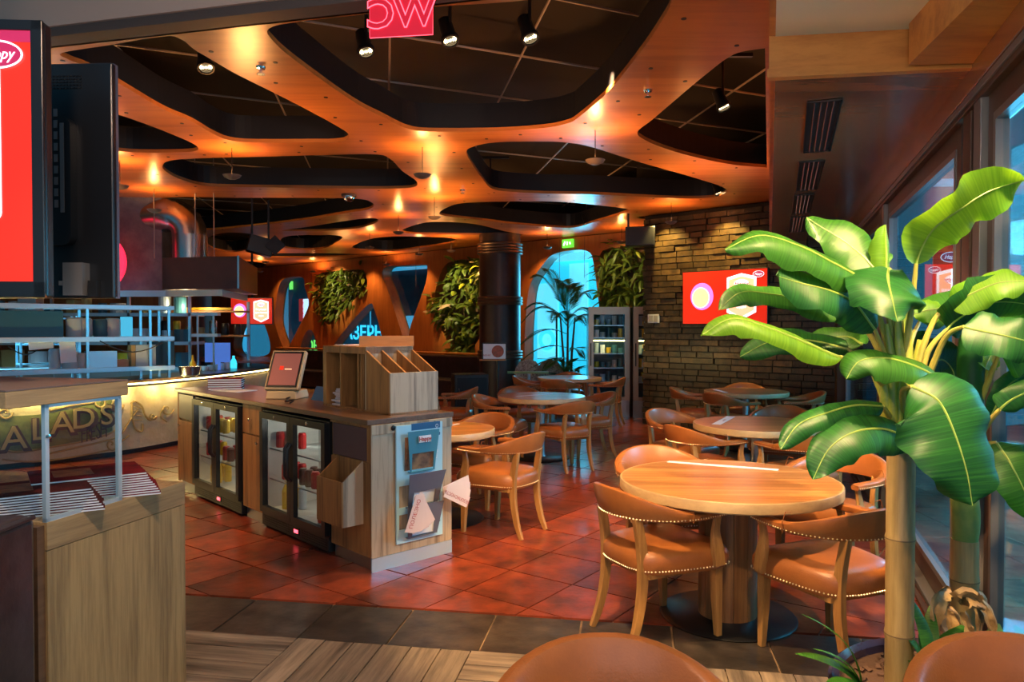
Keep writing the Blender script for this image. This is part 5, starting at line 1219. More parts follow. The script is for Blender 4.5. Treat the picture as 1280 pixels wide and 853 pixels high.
# small rack at right
q = at(247, 460, 10.6)
t = thing('counter_rack', 'small two-shelf steel rack beside mustard bottle on the counter', 'shelving', (-4.67, 10.9, .917), R(10))
for z in (.52, .83): MB().bb(0, .36, -.12, .12, z, z + .045).build('shelf', m_steelc, t)
for x in (.05, .27): MB().bb(x, x + .025, -.0125, .0125, 0, .83).build('post', m_steel, t)
def cput(px, py, Y, mb, lab, nm, cat, mat, smooth=True):
    q = at(px, py, Y); o = mb.build(nm, mat, None, smooth); o.location = (q.x, q.y, .916); tag(o, lab, cat); return o
cput(241, 455, 10.3, MB().lathe([(.04, 0), (.045, .03), (.045, .16), (.02, .2), (.012, .27), (0, .28)], n=14), 'yellow squeeze bottle standing on kitchen counter', 'squeeze_bottle', 'bottle', m_cyel)
cput(237, 460, 9.9, MB().lathe([(.07, 0), (.12, .03), (.14, .13), (.15, .135), (.13, .13), (.10, .03), (0, .02)], n=20), 'round steel bowl on kitchen counter near the rack', 'bowl', 'bowl', m_stonew)
cput(272, 438, 11.5, MB().bb(-.19, .19, -.02, .02, .12, .42).bb(-.03, .03, -.02, .04, 0, .12), 'small blue screen terminal on the far kitchen counter', 'terminal', 'till', m_scrb, False)
cput(292, 457, 12.0, MB().lathe([(.05, 0), (.055, .1), (.02, .16), (.02, .2), (0, .2)], n=12), 'small pale green bottle at bend of kitchen counter', 'bottle', 'bottle', m_lit)
for k in range(5): cput(256 + k * 7, 452 - k, 11.3 + .1 * k, MB().lathe([(.03, 0), (.04, .01), (.045, .07 + .01 * k), (.04, .07 + .01 * k), (.035, .02), (0, .015)], n=12), 'white cup on the kitchen counter, %s from the left' % ('first', 'second', 'third', 'fourth', 'fifth')[k], 'cup', 'cup', m_white)
for k in range(2): cput(262 + 10 * k, 445, 12.2, MB().lathe([(.12, 0), (.14, .02), (.14, .10), (0, .10)], n=16), ('dark pan', 'tan basket')[k] + ' on the back of the kitchen counter', ('pan', 'basket')[k], ('pan', 'basket')[k], (m_black, m_trim)[k])

# back kitchen units
t = thing('back_unit', 'steel kitchen back shelving with boxes behind the pass', 'shelving', (-9.6, 11.6, 0))
for z in (.9, 1.3, 1.75): MB().bb(0, 4.6, 0, .5, z, z + .05).build('shelf', m_steelc, t)
for x in (0, 1.2, 2.4, 3.6, 4.55): MB().bb(x, x + .04, .0, .04, 0, 2.1).build('post', m_steel, t)
MB().bb(0, 4.6, .02, .5, 0, .9).build('cupboard', m_steel, t)
random.seed(3)
for z in (.95, 1.35, 1.8):
    x = .3; nn_ = 0
    while x < 4.4:
        w_ = random.uniform(.1, .3); h_ = random.uniform(.1, .3); nn_ += 1; bxy = random.random() < .5
        mt = random.choice((m_cont, m_steelc, m_contb, m_white, m_cork, m_cyel)); o = (MB().bb(-w_ / 2, w_ / 2, -.1, .1, 0, h_) if bxy else MB().cyl((0, 0, 0), w_ / 2, h_, 14)).build('storage_container', mt)
        o.location = (-9.6 + x, 11.85, z); tag(o, '%s %s on %s back kitchen shelf, %s from the left' % ({m_cont.name: 'grey plastic', m_steelc.name: 'steel', m_contb.name: 'teal', m_white.name: 'white', m_cork.name: 'tan', m_cyel.name: 'yellow'}[mt.name], 'box' if bxy else 'tub', {.95: 'lower', 1.35: 'middle', 1.8: 'upper'}[z], 'first second third fourth fifth sixth seventh eighth ninth tenth eleventh twelfth thirteenth fourteenth fifteenth sixteenth seventeenth eighteenth nineteenth twentieth'.split()[nn_ - 1]), 'container', 'containers on the back kitchen shelving'); x += w_ + random.uniform(.05, .2)
lamp('SPOT', 'kitchen_lamp', (-6.6, 9.3, 2.65), 420, (.22, .72, 1), .25, (-6.6, 9.6, 0), 125, .5); lamp('POINT', 'kitchen_lamp', (-5.2, 11.8, 1.9), 22, (1, .72, .35), .15)
t = thing('kitchen_lamp', 'strip lamp above the kitchen pass', 'lamp', (-6.6, 9.3, 2.7)); MB().bb(-.6, .6, -.06, .06, 0, .06).build('housing', m_white, t); MB().bb(0, .02, 0, .02, .06, CZ - 2.7).build('hanger', m_blackm, t)
t = thing('warming_shelf', 'warm lit shelf with plates and bottles beneath the hood', 'shelving', (-5.9, 12.2, 0))
for z in (1.42, 1.82): MB().bb(0, 1.5, 0, .3, z, z + .03).build('shelf', m_trim, t)
for x in (0, 1.46): MB().bb(x, x + .04, .26, .30, 0, 2.0).build('post', m_steel, t)
MB().bb(.1, 1.3, .02, .04, 1.86, 1.9).build('lamp_bar', m_cyel, t)
for k in range(7):
    o = cyl_(.06, random.uniform(.12, .25)).build('jar', random.choice((m_blackm, m_cork, m_cyel, m_stonew)), None, True); o.location = (-5.75 + k * .2, 12.32, 1.45); tag(o, '%s jar from the left on the warm lit shelf beneath the hood' % ('first', 'second', 'third', 'fourth', 'fifth', 'sixth', 'seventh')[k], 'jar', 'jars on the warm lit shelf')

# concrete bulkhead with ring sign
struct(MB().prism([(-4.86, 10.35), (-7.6, 9.95), (-7.6, 10.35), (-4.86, 10.7)], 2.08, CZ).build('wall_pillar', m_conc))
c_ = at(118, 328, 10.0)
t = thing('ring_sign', 'big glowing red ring sign on the grey concrete bulkhead', 'sign', (c_.x, 9.98, c_.z), R(8))
MB().lathe([(.31, .08), (.31, 0), (.42, 0), (.42, .08), (.31, .08)], n=40, cap=False).build('ring', m_ring, t, True).matrix_local = Matrix.Rotation(PI / 2, 4, 'X'); MB().lathe([(0, 0), (.3, 0), (.3, .03), (0, .03)], n=32).build('face', m_cork, t).matrix_local = Matrix.Rotation(PI / 2, 4, 'X')

# hood and duct
a = at(203, 366, 9.9); b = at(298, 366, 9.7); c_ = at(322, 366, 11.6); zt = 2.50; zb = 2.08
t = thing('extractor_hood', 'dark copper extractor hood hanging over the kitchen island', 'hood')
MB().prism([(a.x, a.y), (b.x, b.y), (c_.x, c_.y), (a.x - .3, 11.6)], zb, zt).build('canopy', m_copper, t)
ribbon([Vector((a.x - .9, a.y - .1, 0)), Vector((a.x + .1, a.y - .12, 0)), Vector((b.x - .15, b.y - .16, 0)), Vector((c_.x - .05, c_.y - .3, 0))], zb - .10, zb - .02, .05).build('steel_lip', m_steelc, t)
MB().bb(b.x - .01, b.x + .01, b.y - .01, b.y + .01, zb, zt + .01).build('corner_strip', m_steel, t)
d = at(237, 300, 10.4)
MB().lathe([(.235, 0), (.235, .36)], (d.x, d.y, zt), 32).build('duct', m_duct, t, True)
P = [Vector((d.x, d.y, zt + .34))] + [Vector((d.x - .28 + .28 * math.cos(k * PI / 10), d.y + .0, zt + .36 + .28 * math.sin(k * PI / 10))) for k in range(1, 6)] + [Vector((d.x - .85, d.y + .25, zt + .62))]
MB().tube(P, .232, 28).build('elbow', m_duct, t, True)
for x in (-.3, .25, .5): MB().tube([(d.x + x, d.y - .4, zt), (d.x + x, d.y - .4, 3.9)], .008, 5).build('hanger', m_rod, t)

# ------------------------------------------------------------------ pendants: bowls lit from inside, throwing light on the ceiling
bowls = [(744, 200), (528, 218), (290, 219), (150, 232), (193, 262), (543, 271), (498, 290), (462, 309), (684, 309), (777, 302), (839, 277), (483, 330), (391, 339), (332, 327), (524, 317), (325, 339), (564, 313)]
blab = ['nearest, right of centre', 'below the big central cut-out', 'below the left cut-out', 'beside the black monitor', 'in front of the concrete bulkhead', 'second in the central row', 'third in the central row', 'fourth in the central row', 'left of the exit sign', 'over the tall refrigerators', 'by the upper brick wall', 'above the tapered window', 'left of the first plant wall', 'near the hanging loudspeaker', 'above the wooden wall, small', 'farthest, low at left', 'just left of the round column']
t0 = None
for (px, py), lb in zip(bowls, blab):
    z = 3.10; q = onz(px, py, z); lab = 'small bowl pendant uplight on thin rod, ' + lb
    if t0 is None:
        t0 = thing('pendant_light', lab, 'lamp', q, 0, 'bowl pendant uplights')
        MB().lathe([(0, -.045), (.04, -.04), (.075, -.022), (.09, .0), (.086, 0), (.07, -.016), (.035, -.033), (0, -.037)], n=24).build('bowl', M('bowl_shade', (.16, .12, .10), .4), t0, True)
        MB().tube([(0, 0, -.03), (0, 0, CZ - z)], .004, 6).build('rod', m_blackm, t0); MB().dot((0, 0, -.01), .016).build('bulb', m_bulb, t0); KIDS[t0.name] = list(t0.children)
    else: dup(t0, q, 0, lab)
    lamp('SPOT', 'pendant_lamp', (q.x, q.y, z + .01), 15, (1, .40, .11), .025, (q.x, q.y, z + 1), 172, .35)

# track spots
def spotlight(px, py, z, lab, hasrod=True):
    q = onz(px, py, z); t = thing('track_spot', lab, 'spotlight', q, 0, 'black track spotlights')
    a_ = Vector((.25, -.35, -.9)).normalized(); Rm = a_.to_track_quat('Z', 'Y').to_matrix().to_4x4()
    o = MB().lathe([(.03, -.16), (.045, -.15), (.05, -.02), (.062, 0), (.062, .03), (.05, .03), (.048, .0), (0, .0)], n=20).build('head', m_black, t, True); o.matrix_local = Rm
    o = MB().lathe([(0, 0), (.045, 0), (.045, .004), (0, .004)], n=20).build('lens', m_bulb, t); o.matrix_local = Rm @ Matrix.Translation((0, 0, .004))
    o = MB()
    for k in range(3): o.lathe([(.018 + .013 * k, 0), (.021 + .013 * k, 0), (.021 + .013 * k, .012), (.018 + .013 * k, .012)], n=20, cap=False)
    o = o.build('louvre', m_blackm, t); o.matrix_local = Rm @ Matrix.Translation((0, 0, .012))
    MB().tube([(0, 0, 0), (0, .02, .2), (0, .02, .42)], .012, 6).build('stem', m_black, t); MB().box((0, .02, .43), (.5, .035, .03)).build('track', m_black, t)
for a_ in ((457, 62, 3.5, 'black track spotlight left of the red neon sign'), (562, 48, 3.5, 'black track spotlight right of the red neon sign'), (662, 45, 3.5, 'black track spotlight in the middle of central cut-out'), (257, 82, 3.5, 'black track spotlight in the upper left cut-out'), (904, 132, 3.45, 'black track spotlight in the right cut-out by soffit'), (898, 240, 3.42, 'small spotlight at the tip of ceiling cut-out near brick wall'), (613, 237, 3.42, 'small spotlight star-bright at edge of middle cut-out'), (733, 278, 3.42, 'small spotlight at edge of far cut-out near exit sign')): spotlight(*a_)
q = onz(436, 243, CZ)
t = thing('dome_camera', 'glass dome security camera on the ceiling strip', 'camera', q); MB().cyl((0, 0, -.03), .10, .03, 24).build('mount', m_band, t); MB().lathe([(.075, -.03), (.07, -.06), (.045, -.09), (0, -.10)], n=24).build('dome', m_chrome, t, True)
for px, py, lb in ((326, 84, 'left near the large cut-out'), (810, 113, 'right of the central cut-out'), (578, 237, 'in the middle of ceiling')):
    q = onz(px, py, CZ); t = thing('sprinkler', 'small metal ceiling sprinkler head, ' + lb, 'sprinkler', q); MB().lathe([(.035, 0), (.03, -.012), (.01, -.015), (.01, -.04), (.028, -.045), (.028, -.05), (0, -.05)], n=14).build('head', m_chrome, t, True)
for x, y, e in ((-2.2, 6.2, 60), (.2, 6.4, 60), (-4.6, 7.4, 50), (2.0, 8.4, 55), (-1.0, 9.6, 60), (-3.4, 10.6, 55), (.9, 11.6, 50), (-1.4, 13.8, 50), (-3.6, 16, 50), (-6.2, 18.5, 50)):
    lamp('SPOT', 'ceiling_fill', (x, y, 2.7), e * .5, (1, .42, .12), .12, (x, y, 4), 165, .5)  # added fills without fixtures, warming the ceiling from below
for s_ in (3.4, 5.3, 7.2, 9.1, 11.3, 13.2):
    p = W0 + wd * s_ + wnr * .45; lamp('SPOT', 'wall_washer', (p.x, p.y, 3.3), 55, (1, .50, .15), .04, (p.x - wnr.x * .3, p.y - wnr.y * .3, 1.5), 95, .7)
# light of the spots and added fills: warm pools on tables, bricks and counter
WARM = (1, .58, .25)
lamp('SPOT', 'table_spot', (1.45, 2.0, 2.85), 300, (1, .66, .30), .03, (1.1, 4.0, .4), 58, .5)
lamp('SPOT', 'table_spot', (2.0, 3.8, 2.68), 110, (1, .60, .26), .03, (1.5, 4.3, .3), 80, .6)
lamp('SPOT', 'table_spot', (-.2, 2.9, 3.3), 330, (1, .64, .30), .02, (1.0, 4.1, .3), 62, .4)
lamp('POINT', 'foreground_fill', (.7, .9, 2.5), 20, (1, .66, .36), .08)  # unseen warm fill added for the foreground, no fixture
lamp('POINT', 'foreground_fill', (-1.2, 1.5, 2.9), 34, (1, .70, .50), .08)  # second unseen fill, added for the bulkhead and left cabinet
lamp('SPOT', 'near_spot', (.5, .6, 3.3), 130, (1, .62, .30), .05, (.7, 1.9, .3), 75, .6)
for x, y, tx, ty, e in ((.7, 5.6, 1.9, 6.6, 70), (1.5, 8.2, 2.9, 9.6, 90), (.6, 5.2, .3, 6.8, 90), (-.9, 4.9, -.3, 6.2, 28), (-1.0, 7.4, .3, 8.8, 120), (.2, 10.6, .9, 12.2, 60), (-2.6, 4.9, -3.2, 5.9, 130), (-.1, 5.3, -1.4, 5.4, 60), (.2, 4.6, .1, 5.3, 45), (-1.2, 4.3, -1.9, 4.9, 90)):
    lamp('SPOT', 'track_lamp', (x, y, 3.5), e * 1.8, WARM, .05, (tx, ty, .5), 62, .6)
for s_ in (.5, 1.5, 2.6): 
    p = Vector((2.16, 12.1)) + bd * s_ + (bn if bn.y < 0 else -bn) * .45; lamp('SPOT', 'brick_spot', (p.x, p.y, 3.33), 85, (1, .72, .20), .03, (p.x + .3, p.y + .35, 2.3), 85, .7)
lamp('SPOT', 'cabinet_spot', (-.6, 1.6, 3.3), 90, (1, .75, .48), .05, (-1.6, 3.0, .5), 45, .6)
lamp('SPOT', 'plant_lamp', (1.35, 2.35, 2.9), 45, (1, .85, .5), .03, (1.88, 3.05, .7), 35, .6)
lamp('SPOT', 'plant_lamp', (.75, 1.4, 3.2), 60, (1, .80, .40), .03, (1.55, 2.9, 1.5), 52, .5)

# WC sign
a = at(461, 0, 4.0); b = at(542, 50, 4.0)
t = thing('neon_sign', 'red neon restroom sign with mirrored letters hanging from the ceiling edge', 'sign', ((a.x + b.x) / 2, 4.0, b.z + .02), R(-8))
Ws = b.x - a.x; hs = .235
MB().bb(-Ws / 2, Ws / 2, -.004, .004, 0, hs).build('panel', m_wc, t); e = MB().tube([(-Ws / 2, 0, 0), (Ws / 2, 0, 0), (Ws / 2, 0, hs), (-Ws / 2, 0, hs), (-Ws / 2, 0, 0)], .0028, 6).build('edge_glow', m_neon, t)
for o_, yy in ((.0, -.007),):
    cu_m = upright(0, yy, .115) @ Matrix.Diagonal((-1, 1, 1, 1))
    o = text('WC', .215, m_neon, t, 'letter_outline', cu_m, .0008, .008); text('WC', .215, m_wc, t, 'letter_face', upright(0, yy - .002, .115) @ Matrix.Diagonal((-1, 1, 1, 1)), .0008, .002)

MB().tube([(-Ws / 2 + .03, 0, hs), (-Ws / 2 + .03, 0, 3.37 - t.location.z)], .003, 5).build('wire', m_blackm, t); MB().tube([(Ws / 2 - .03, 0, hs), (Ws / 2 - .03, 0, 3.37 - t.location.z)], .003, 5).build('wire', m_blackm, t)

# ------------------------------------------------------------------ banana plants
PL = (1.61, 2.93)
pl = thing('planter', 'dark blue glazed planter with bark mulch at lower right', 'planter', (PL[0], PL[1] - .03, 0), R(45)); pl.scale = (1, 1, .62)
MB().lathe([(.30, 0), (.36, .08), (.385, .22), (.38, .30), (.40, .32), (.385, .335), (.35, .31), (.35, .26)], n=48, sx=1.08, sy=.80).build('bowl', m_pot, pl, True)
MB().lathe([(.35, .0), (.2, .015), (0, .02)], (0, 0, .26), 32, 1.08, .80).build('mulch', m_soil, pl, True)
s = MB(); random.seed(11)
for k in range(160):
    r_ = .33 * math.sqrt(random.random()); a = random.random() * 2 * PI; s.box((r_ * math.cos(a), .7 * r_ * math.sin(a), .283), (.035, .02, .014), rz=random.random() * 3, rx=random.uniform(-.5, .5), ry=random.uniform(-.5, .5))
s.build('bark_chips', m_soil, pl, kind='stuff')

def bleaf(root, pts, hw, N, mat, droop=.25, wav=.12, tip=.9, petiole=None, twist=0, fat=.55):
    """banana leaf: pts = (px,py,Y) along the midrib"""
    P0 = [at(*p) for p in pts]; base = Vector(root.location)
    path = smooth_loop([p - base for p in P0], 6, False); n_ = len(path); N0 = Vector(N).normalized()
    mb = MB(); us = []; rib = []; ph = random.uniform(0, 6)
    m_ = 5
    for i, p in enumerate(path):
        k = i / (n_ - 1); tg = (path[min(i + 1, n_ - 1)] - path[max(i - 1, 0)]).normalized()
        Nn = (N0 - tg * N0.dot(tg)); Nn = Nn.normalized() if Nn.length > 1e-4 else Vector((0, -1, 0)); s_ = tg.cross(Nn)
        ww = hw * (min(1, (k / .16 + .12)) ** .6) * (max(0.015, 1 - ((k - fat) / (1 - fat)) ** 1.9 if k > fat else 1) ** .85)
        for j in range(-m_, m_ + 1):
            v = j / m_; wv = hw * abs(v) ** 1.6 * (wav * math.sin(k * 13 + ph + (1.7 if v > 0 else 0)) + .07 * math.sin(k * 31 + 2 * ph + (2.1 if v > 0 else 0)) * abs(v))
            q_ = p + s_ * ww * math.sin(v * 1.25) / math.sin(1.25) - Nn * (droop * ww * v * v) + Nn * (.10 * ww * (1 - abs(v))  * -1) + Nn * wv
            mb.v.append(tuple(q_)); us.append((k, v * .5 + .5))
        rib.append(p - Nn * .10 * ww)
    c_ = 2 * m_ + 1
    for i in range(n_ - 1):
        for j in range(c_ - 1): mb.f.append((i * c_ + j, i * c_ + j + 1, (i + 1) * c_ + j + 1, (i + 1) * c_ + j))
    me = mb.mesh('leaf', mat, False); me.polygons.foreach_set('use_smooth', [True] * len(me.polygons)); ul = me.uv_layers.new(name='uv')
    for lp in me.loops: ul.data[lp.index].uv = us[lp.vertex_index]
    o = part('leaf', me, root)
    MB().tube([tuple(q_) for q_ in rib], [.0055 * (1 - .75 * i / (n_ - 1)) for i in range(n_)], 6).build('midrib', m_midrib, o, True)
    if petiole:
        Q = smooth_loop([at(*p) - base for p in petiole] + [rib[0]], 5, False); MB().tube([tuple(q_) for q_ in Q], [.014 - .007 * i / (len(Q) - 1) for i in range(len(Q))], 8).build('petiole', m_petiole, o, True)
    return o
def bamboo(root, x, y, z0, z1, r, nodes):
    pr_ = [(r, z0)]
    for zn in nodes: pr_ += [(r * .99, zn - .02), (r * 1.06, zn - .004), (r * 1.06, zn + .004), (r * .99, zn + .02)]
    pr_.append((r * .98, z1)); MB().lathe(pr_, (x, y, 0), 28).build('cane', m_bamboo, root, True)
    for zn in nodes: MB().lathe([(r * 1.05, zn - .004), (r * 1.075, zn), (r * 1.05, zn + .004)], (x, y, 0), 28, cap=False).build('node', m_bambood, root, True)
# plant one
b1 = at(1125, 700, 2.9); r1 = .052
p1 = thing('banana_plant', 'tall banana plant whose yellow bamboo-like trunk stands in front of glass wall', 'plant', (b1.x, 2.9, .165), 0)
zz = lambda py, Y: at(640, py, Y).z - .165
bamboo(p1, 0, 0, .0, zz(563, 2.9), r1, [zz(792, 2.9), zz(673, 2.9)])
MB().lathe([(r1 * 1.04, zz(565, 2.9)), (r1 * 1.0, zz(540, 2.9)), (r1 * 1.15, zz(520, 2.9)), (r1 * .95, zz(480, 2.9)), (r1 * .5, zz(430, 2.9))], n=20).build('sheath', m_stemg, p1, True)
for i, (px0, px1, py1, dY) in enumerate(((1110, 1096, 440, -.03), (1118, 1108, 405, -.05), (1124, 1122, 395, -.055), (1131, 1136, 400, -.05), (1136, 1150, 425, -.03), (1128, 1130, 350, .02), (1112, 1085, 450, .02))):
    a = at(px0, 540, 2.9 + dY) - p1.location; b = at(px1, py1, 2.9 + dY) - p1.location; m2 = a.lerp(b, .5) + Vector(((px1 - px0) * -.0008, -.012, 0))
    MB().tube([tuple(a), tuple(m2), tuple(b)], [.032, .024, .010], 10).build('stem_sheath', m_stemy, p1, True)
Lm = [
 # pts, halfwidth, normal, material, droop, petiole
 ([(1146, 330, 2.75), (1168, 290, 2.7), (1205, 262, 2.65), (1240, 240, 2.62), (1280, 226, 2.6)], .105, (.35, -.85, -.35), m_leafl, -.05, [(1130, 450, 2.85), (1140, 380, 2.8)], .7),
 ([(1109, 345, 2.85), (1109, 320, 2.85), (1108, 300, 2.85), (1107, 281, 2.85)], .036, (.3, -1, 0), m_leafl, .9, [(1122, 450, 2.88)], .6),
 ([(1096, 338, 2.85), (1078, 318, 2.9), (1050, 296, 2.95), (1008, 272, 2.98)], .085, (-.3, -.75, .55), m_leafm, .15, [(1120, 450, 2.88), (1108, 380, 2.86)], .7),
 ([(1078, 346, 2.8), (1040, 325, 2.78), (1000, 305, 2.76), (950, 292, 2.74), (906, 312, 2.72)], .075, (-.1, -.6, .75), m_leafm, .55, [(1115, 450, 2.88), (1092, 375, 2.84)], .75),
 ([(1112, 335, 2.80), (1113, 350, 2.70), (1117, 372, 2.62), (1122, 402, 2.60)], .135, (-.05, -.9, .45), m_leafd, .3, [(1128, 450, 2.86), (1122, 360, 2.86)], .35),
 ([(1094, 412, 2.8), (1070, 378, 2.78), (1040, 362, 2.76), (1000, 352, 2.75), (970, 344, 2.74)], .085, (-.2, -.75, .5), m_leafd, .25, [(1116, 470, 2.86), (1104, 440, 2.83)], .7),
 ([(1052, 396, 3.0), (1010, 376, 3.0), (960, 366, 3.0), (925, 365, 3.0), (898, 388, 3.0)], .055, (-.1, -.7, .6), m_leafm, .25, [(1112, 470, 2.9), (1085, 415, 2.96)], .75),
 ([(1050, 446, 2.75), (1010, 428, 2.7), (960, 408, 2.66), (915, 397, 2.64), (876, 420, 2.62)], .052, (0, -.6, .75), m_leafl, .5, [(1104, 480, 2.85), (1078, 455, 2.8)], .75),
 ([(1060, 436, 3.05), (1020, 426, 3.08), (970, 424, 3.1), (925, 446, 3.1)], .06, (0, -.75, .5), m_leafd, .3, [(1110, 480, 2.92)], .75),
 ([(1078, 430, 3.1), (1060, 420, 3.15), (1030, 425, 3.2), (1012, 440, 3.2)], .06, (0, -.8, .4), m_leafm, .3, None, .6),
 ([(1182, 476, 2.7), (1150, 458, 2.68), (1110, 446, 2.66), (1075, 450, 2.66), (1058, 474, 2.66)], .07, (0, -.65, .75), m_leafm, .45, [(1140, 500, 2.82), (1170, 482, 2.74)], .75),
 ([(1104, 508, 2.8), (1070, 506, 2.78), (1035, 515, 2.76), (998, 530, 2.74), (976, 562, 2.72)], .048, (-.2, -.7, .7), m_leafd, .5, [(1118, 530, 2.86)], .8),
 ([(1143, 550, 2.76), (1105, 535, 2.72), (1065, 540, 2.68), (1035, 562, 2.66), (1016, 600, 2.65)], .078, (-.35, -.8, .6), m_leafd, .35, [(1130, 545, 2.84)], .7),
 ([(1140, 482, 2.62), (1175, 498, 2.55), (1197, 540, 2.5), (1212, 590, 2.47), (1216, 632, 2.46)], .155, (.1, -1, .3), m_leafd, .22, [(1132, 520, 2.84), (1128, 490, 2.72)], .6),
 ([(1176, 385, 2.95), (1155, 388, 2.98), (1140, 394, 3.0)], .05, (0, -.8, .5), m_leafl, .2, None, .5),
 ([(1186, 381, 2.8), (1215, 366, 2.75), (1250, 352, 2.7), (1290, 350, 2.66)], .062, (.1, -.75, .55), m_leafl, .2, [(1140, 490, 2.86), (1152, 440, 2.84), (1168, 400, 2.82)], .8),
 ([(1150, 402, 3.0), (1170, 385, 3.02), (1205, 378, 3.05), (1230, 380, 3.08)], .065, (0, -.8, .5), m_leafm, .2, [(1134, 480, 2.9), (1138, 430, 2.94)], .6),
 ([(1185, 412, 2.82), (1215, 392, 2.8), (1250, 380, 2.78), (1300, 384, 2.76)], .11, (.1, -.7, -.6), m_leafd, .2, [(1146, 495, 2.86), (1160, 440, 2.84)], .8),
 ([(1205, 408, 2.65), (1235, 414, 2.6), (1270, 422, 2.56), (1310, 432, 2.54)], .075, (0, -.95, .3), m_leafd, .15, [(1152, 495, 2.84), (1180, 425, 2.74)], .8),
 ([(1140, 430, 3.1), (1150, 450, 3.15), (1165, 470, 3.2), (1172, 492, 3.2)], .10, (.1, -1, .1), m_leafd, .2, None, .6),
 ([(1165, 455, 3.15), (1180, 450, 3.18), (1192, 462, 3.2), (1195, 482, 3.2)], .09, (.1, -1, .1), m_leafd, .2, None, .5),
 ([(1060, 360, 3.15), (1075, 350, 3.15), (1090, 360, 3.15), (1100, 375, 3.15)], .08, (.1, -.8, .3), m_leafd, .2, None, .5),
]
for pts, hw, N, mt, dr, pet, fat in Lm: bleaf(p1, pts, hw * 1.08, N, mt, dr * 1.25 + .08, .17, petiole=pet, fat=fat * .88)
# plant two
b2 = at(1206, 700, 3.08)
p2 = thing('banana_plant', 'shorter banana plant with withered leaves round its cane base, close to glass', 'plant', (b2.x, 3.08, .165), 0)
zz2 = lambda py: at(640, py, 3.08).z - .165
bamboo(p2, 0, 0, 0, zz2(675), .052, [zz2(725)])
a = Vector((0, 0, zz2(678))); P = [a, at(1207, 640, 3.08) - p2.location, at(1200, 560, 3.08) - p2.location, at(1212, 500, 3.08) - p2.location, at(1216, 420, 3.08) - p2.location, at(1220, 380, 3.08) - p2.location]
MB().tube([tuple(q_) for q_ in smooth_loop(P, 4, False)], [.046 + .012 * math.sin(PI * min(1, i / 10)) - .018 * i / 20 for i in range(21)], 16).build('sheath', m_stemg, p2, True)
MB().tube([tuple(at(1218, 400, 3.05) - p2.location), tuple(at(1214, 450, 3.03) - p2.location), tuple(at(1212, 520, 3.03) - p2.location)], [.05, .052, .05], 14).build('rolled_leaf', m_leafd, p2, True)
for pts, hw, N, mt, dr, pet, fat in [
 ([(1246, 553, 2.9), (1262, 575, 2.85), (1280, 610, 2.8), (1300, 655, 2.8)], .085, (-.2, -1, .3), m_leafm, .25, [(1212, 600, 3.0), (1225, 560, 2.95)], .6),
 ([(1244, 442, 3.0), (1236, 452, 2.98), (1232, 462, 2.97)], .05, (0, -1, 0), m_leafl, .1, [(1216, 510, 3.05), (1228, 480, 3.0)], .5),
 ([(1250, 440, 2.9), (1262, 436, 2.88), (1280, 420, 2.86), (1300, 410, 2.84)], .11, (.1, -1, .1), m_leafm, .1, [(1218, 520, 3.03), (1238, 470, 2.96)], .7),
 ([(1250, 512, 2.8), (1265, 500, 2.78), (1285, 490, 2.76), (1310, 480, 2.74)], .045, (.1, -.9, .4), m_leafd, .3, [(1228, 540, 2.95), (1236, 528, 2.85)], .8),
 ([(1240, 520, 3.0), (1256, 490, 2.98), (1272, 474, 2.96), (1300, 462, 2.95)], .04, (.2, -.9, .4), m_leafd, .3, None, .8),
 ([(1222, 400, 3.1), (1240, 392, 3.12), (1262, 395, 3.14), (1290, 400, 3.15)], .09, (0, -1, .2), m_leafd, .2, None, .8)]:
    bleaf(p2, pts, hw * 1.05, N, mt, dr * 1.2 + .05, .15, petiole=pet, fat=fat * .88)
# withered leaves
for pts, hw in (([(1190, 745, 2.98), (1178, 748, 2.95), (1170, 770, 2.93), (1172, 800, 2.93)], .035), ([(1196, 752, 2.96), (1212, 748, 2.93), (1232, 762, 2.92)], .035), ([(1222, 750, 2.98), (1234, 765, 2.95), (1240, 785, 2.94), (1244, 805, 2.94)], .022), ([(1222, 740, 3.0), (1226, 760, 2.98), (1224, 790, 2.97)], .03), ([(1185, 760, 3.0), (1192, 780, 2.97), (1190, 810, 2.97)], .03), ([(1205, 765, 2.95), (1210, 785, 2.94), (1222, 800, 2.94)], .02)):
    hw *= 1.25; base = Vector(p2.location); P = smooth_loop([at(*q_) - base for q_ in pts], 5, False); mb = MB(); n_ = len(P)
    for i, p in enumerate(P):
        k = i / (n_ - 1); tg = (P[min(i + 1, n_ - 1)] - P[max(0, i - 1)]).normalized(); s_ = tg.cross(Vector((.2, -1, .2))).normalized(); ww = hw * (.35 + .65 * math.sin(PI * min(1, k + .15)))
        for j in range(-3, 4): v = j / 3; mb.v.append(tuple(p + s_ * ww * v + Vector((0, -1, 0)) * (.35 * ww * math.cos(v * 4 + k * 6) + .2 * ww * math.sin(k * 17 + v * 3))))
    for i in range(n_ - 1):
        for j in range(6): mb.f.append((i * 7 + j, i * 7 + j + 1, i * 7 + 8 + j, i * 7 + 7 + j))
    mb.build('withered_leaf', m_dry, p2, True)
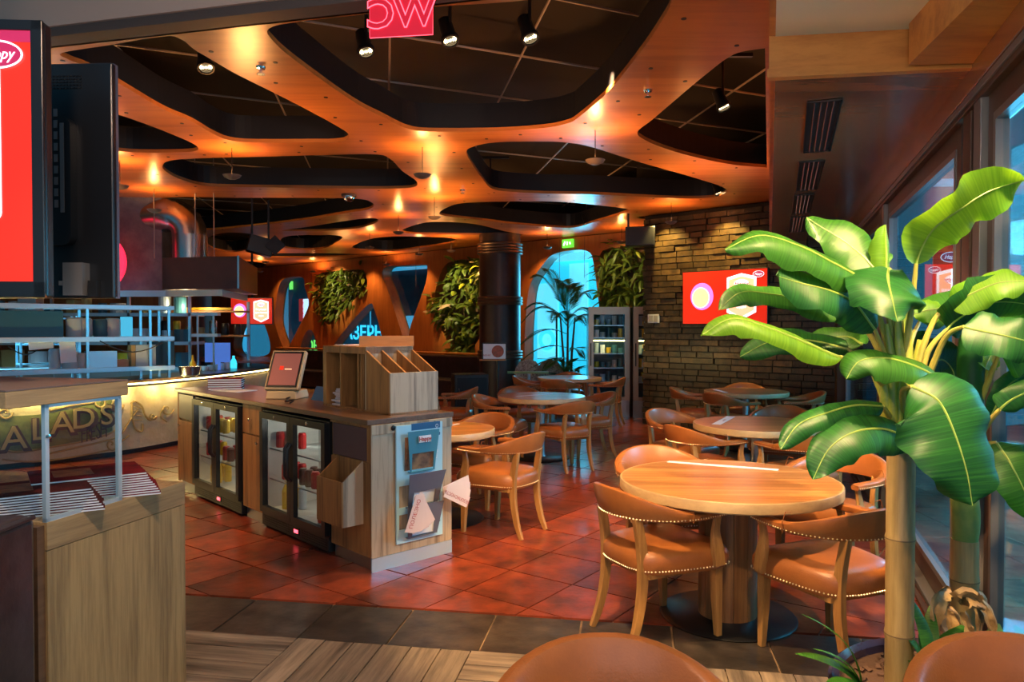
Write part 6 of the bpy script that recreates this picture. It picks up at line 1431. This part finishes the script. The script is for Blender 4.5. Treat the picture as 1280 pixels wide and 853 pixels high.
# small underplants
def lily(px, py, Y, lab, specs):
    b = at(px, py, Y); t = thing('underplant', lab, 'plant', (b.x, b.y, .185))
    for az, L_, w_, el in specs:
        me = leafmesh(L_, w_, m_leafm, 8, .12); part('leaf', me, t, (0, 0, 0), rot=(0, -R(el), R(az)))
        MB().tube([(0, 0, -.02), (.01, 0, .0)], .004, 5).build('stalk', m_midrib, t)
lily(1078, 835, 2.85, 'low arching green plant at left rim of the planter', [(178, .36, .035, 62), (165, .26, .08, 35), (210, .22, .07, 15), (180, .24, .04, 50), (200, .18, .07, 25), (150, .16, .05, 45), (170, .14, .08, 5), (240, .12, .06, 15)])
lily(1162, 830, 2.82, 'bright broad-leaved young plant between the two banana trunks', [(100, .34, .06, 82), (60, .32, .07, 68), (30, .30, .10, 55), (140, .28, .06, 72), (0, .26, .10, 45), (330, .22, .10, 48), (90, .20, .05, 80), (20, .20, .10, 50), (60, .20, .05, 72), (150, .14, .05, 65), (340, .18, .10, 35), (300, .16, .08, 30), (200, .14, .08, 40), (260, .12, .07, 20)])
lily(1236, 815, 2.95, 'small leafy sprig at right end of planter behind foreground chair', [(45, .22, .09, 60), (135, .22, .09, 60), (90, .10, .06, 40), (200, .10, .06, 30), (320, .10, .06, 30), (20, .10, .06, 30)])

# ------------------------------------------------------------------ outside right: street at dusk
struct(MB().prism([(1.2, .5), (12, -2), (16, 16), (4.9, 10.5)], -.12, -.02).build('floor_1', m_teal))
t = thing('street_building', 'dark building with cyan lit windows beyond the glass wall', 'building', (7.5, 6.0, 0), R(72))
MB().bb(-7, 9, -.5, 0, 0, 6).build('facade', m_teal, t)
for i in range(9):
    for j in range(3):
        if (i * 3 + j * 5) % 4 == 0: continue
        f = MB().bb(-6.5 + i * 1.7, -5.5 + i * 1.7, 0, .05, .4 + j * 1.7, 1.6 + j * 1.7).build('window', m_blackm, t); MB().bb(-6.42 + i * 1.7, -5.58 + i * 1.7, .05, .06, .48 + j * 1.7, 1.52 + j * 1.7).build('pane', m_nwin if (i + j) % 3 else m_lit, f)
for k, (x, y) in enumerate(((3.6, 4.6), (4.6, 7.5))):
    t = thing('street_pillar', 'steel pillar outside the glass wall, %s' % ('nearer one', 'farther one')[k], 'pillar', (x, y, 0)); MB().bb(-.08, .08, -.08, .08, 0, 3.2).build('shaft', m_alu, t); MB().bb(-.1, .1, -.1, .1, 0, .03).build('foot', m_blackm, t); MB().bb(-.4, .4, -.05, .05, 3.0, 3.06).build('crossbar', m_nwin, t)
lamp('POINT', 'outside_fill', (5.2, 3.6, 3.0), 160, (.15, .65, 1), .2); lamp('POINT', 'outside_fill', (5.8, 8.5, 2.6), 160, (.15, .65, 1), .2)  # unseen cyan points added to brighten the outside
t = thing('screen_reflection', 'reflection of the red screen in the glass wall, built as a lit panel', 'reflection', at(1188, 352, 6.2), R(-20)); MB().bb(-.13, .13, -.02, .02, -.28, .3).build('panel', m_red, t); MB().bb(.0, .1, -.03, -.02, -.28, .1).build('white_field', m_scrw, t); happy_logo(t, upright(0, -.032, .2), .08)  # mirror image of the left red screen, modelled as a glowing panel
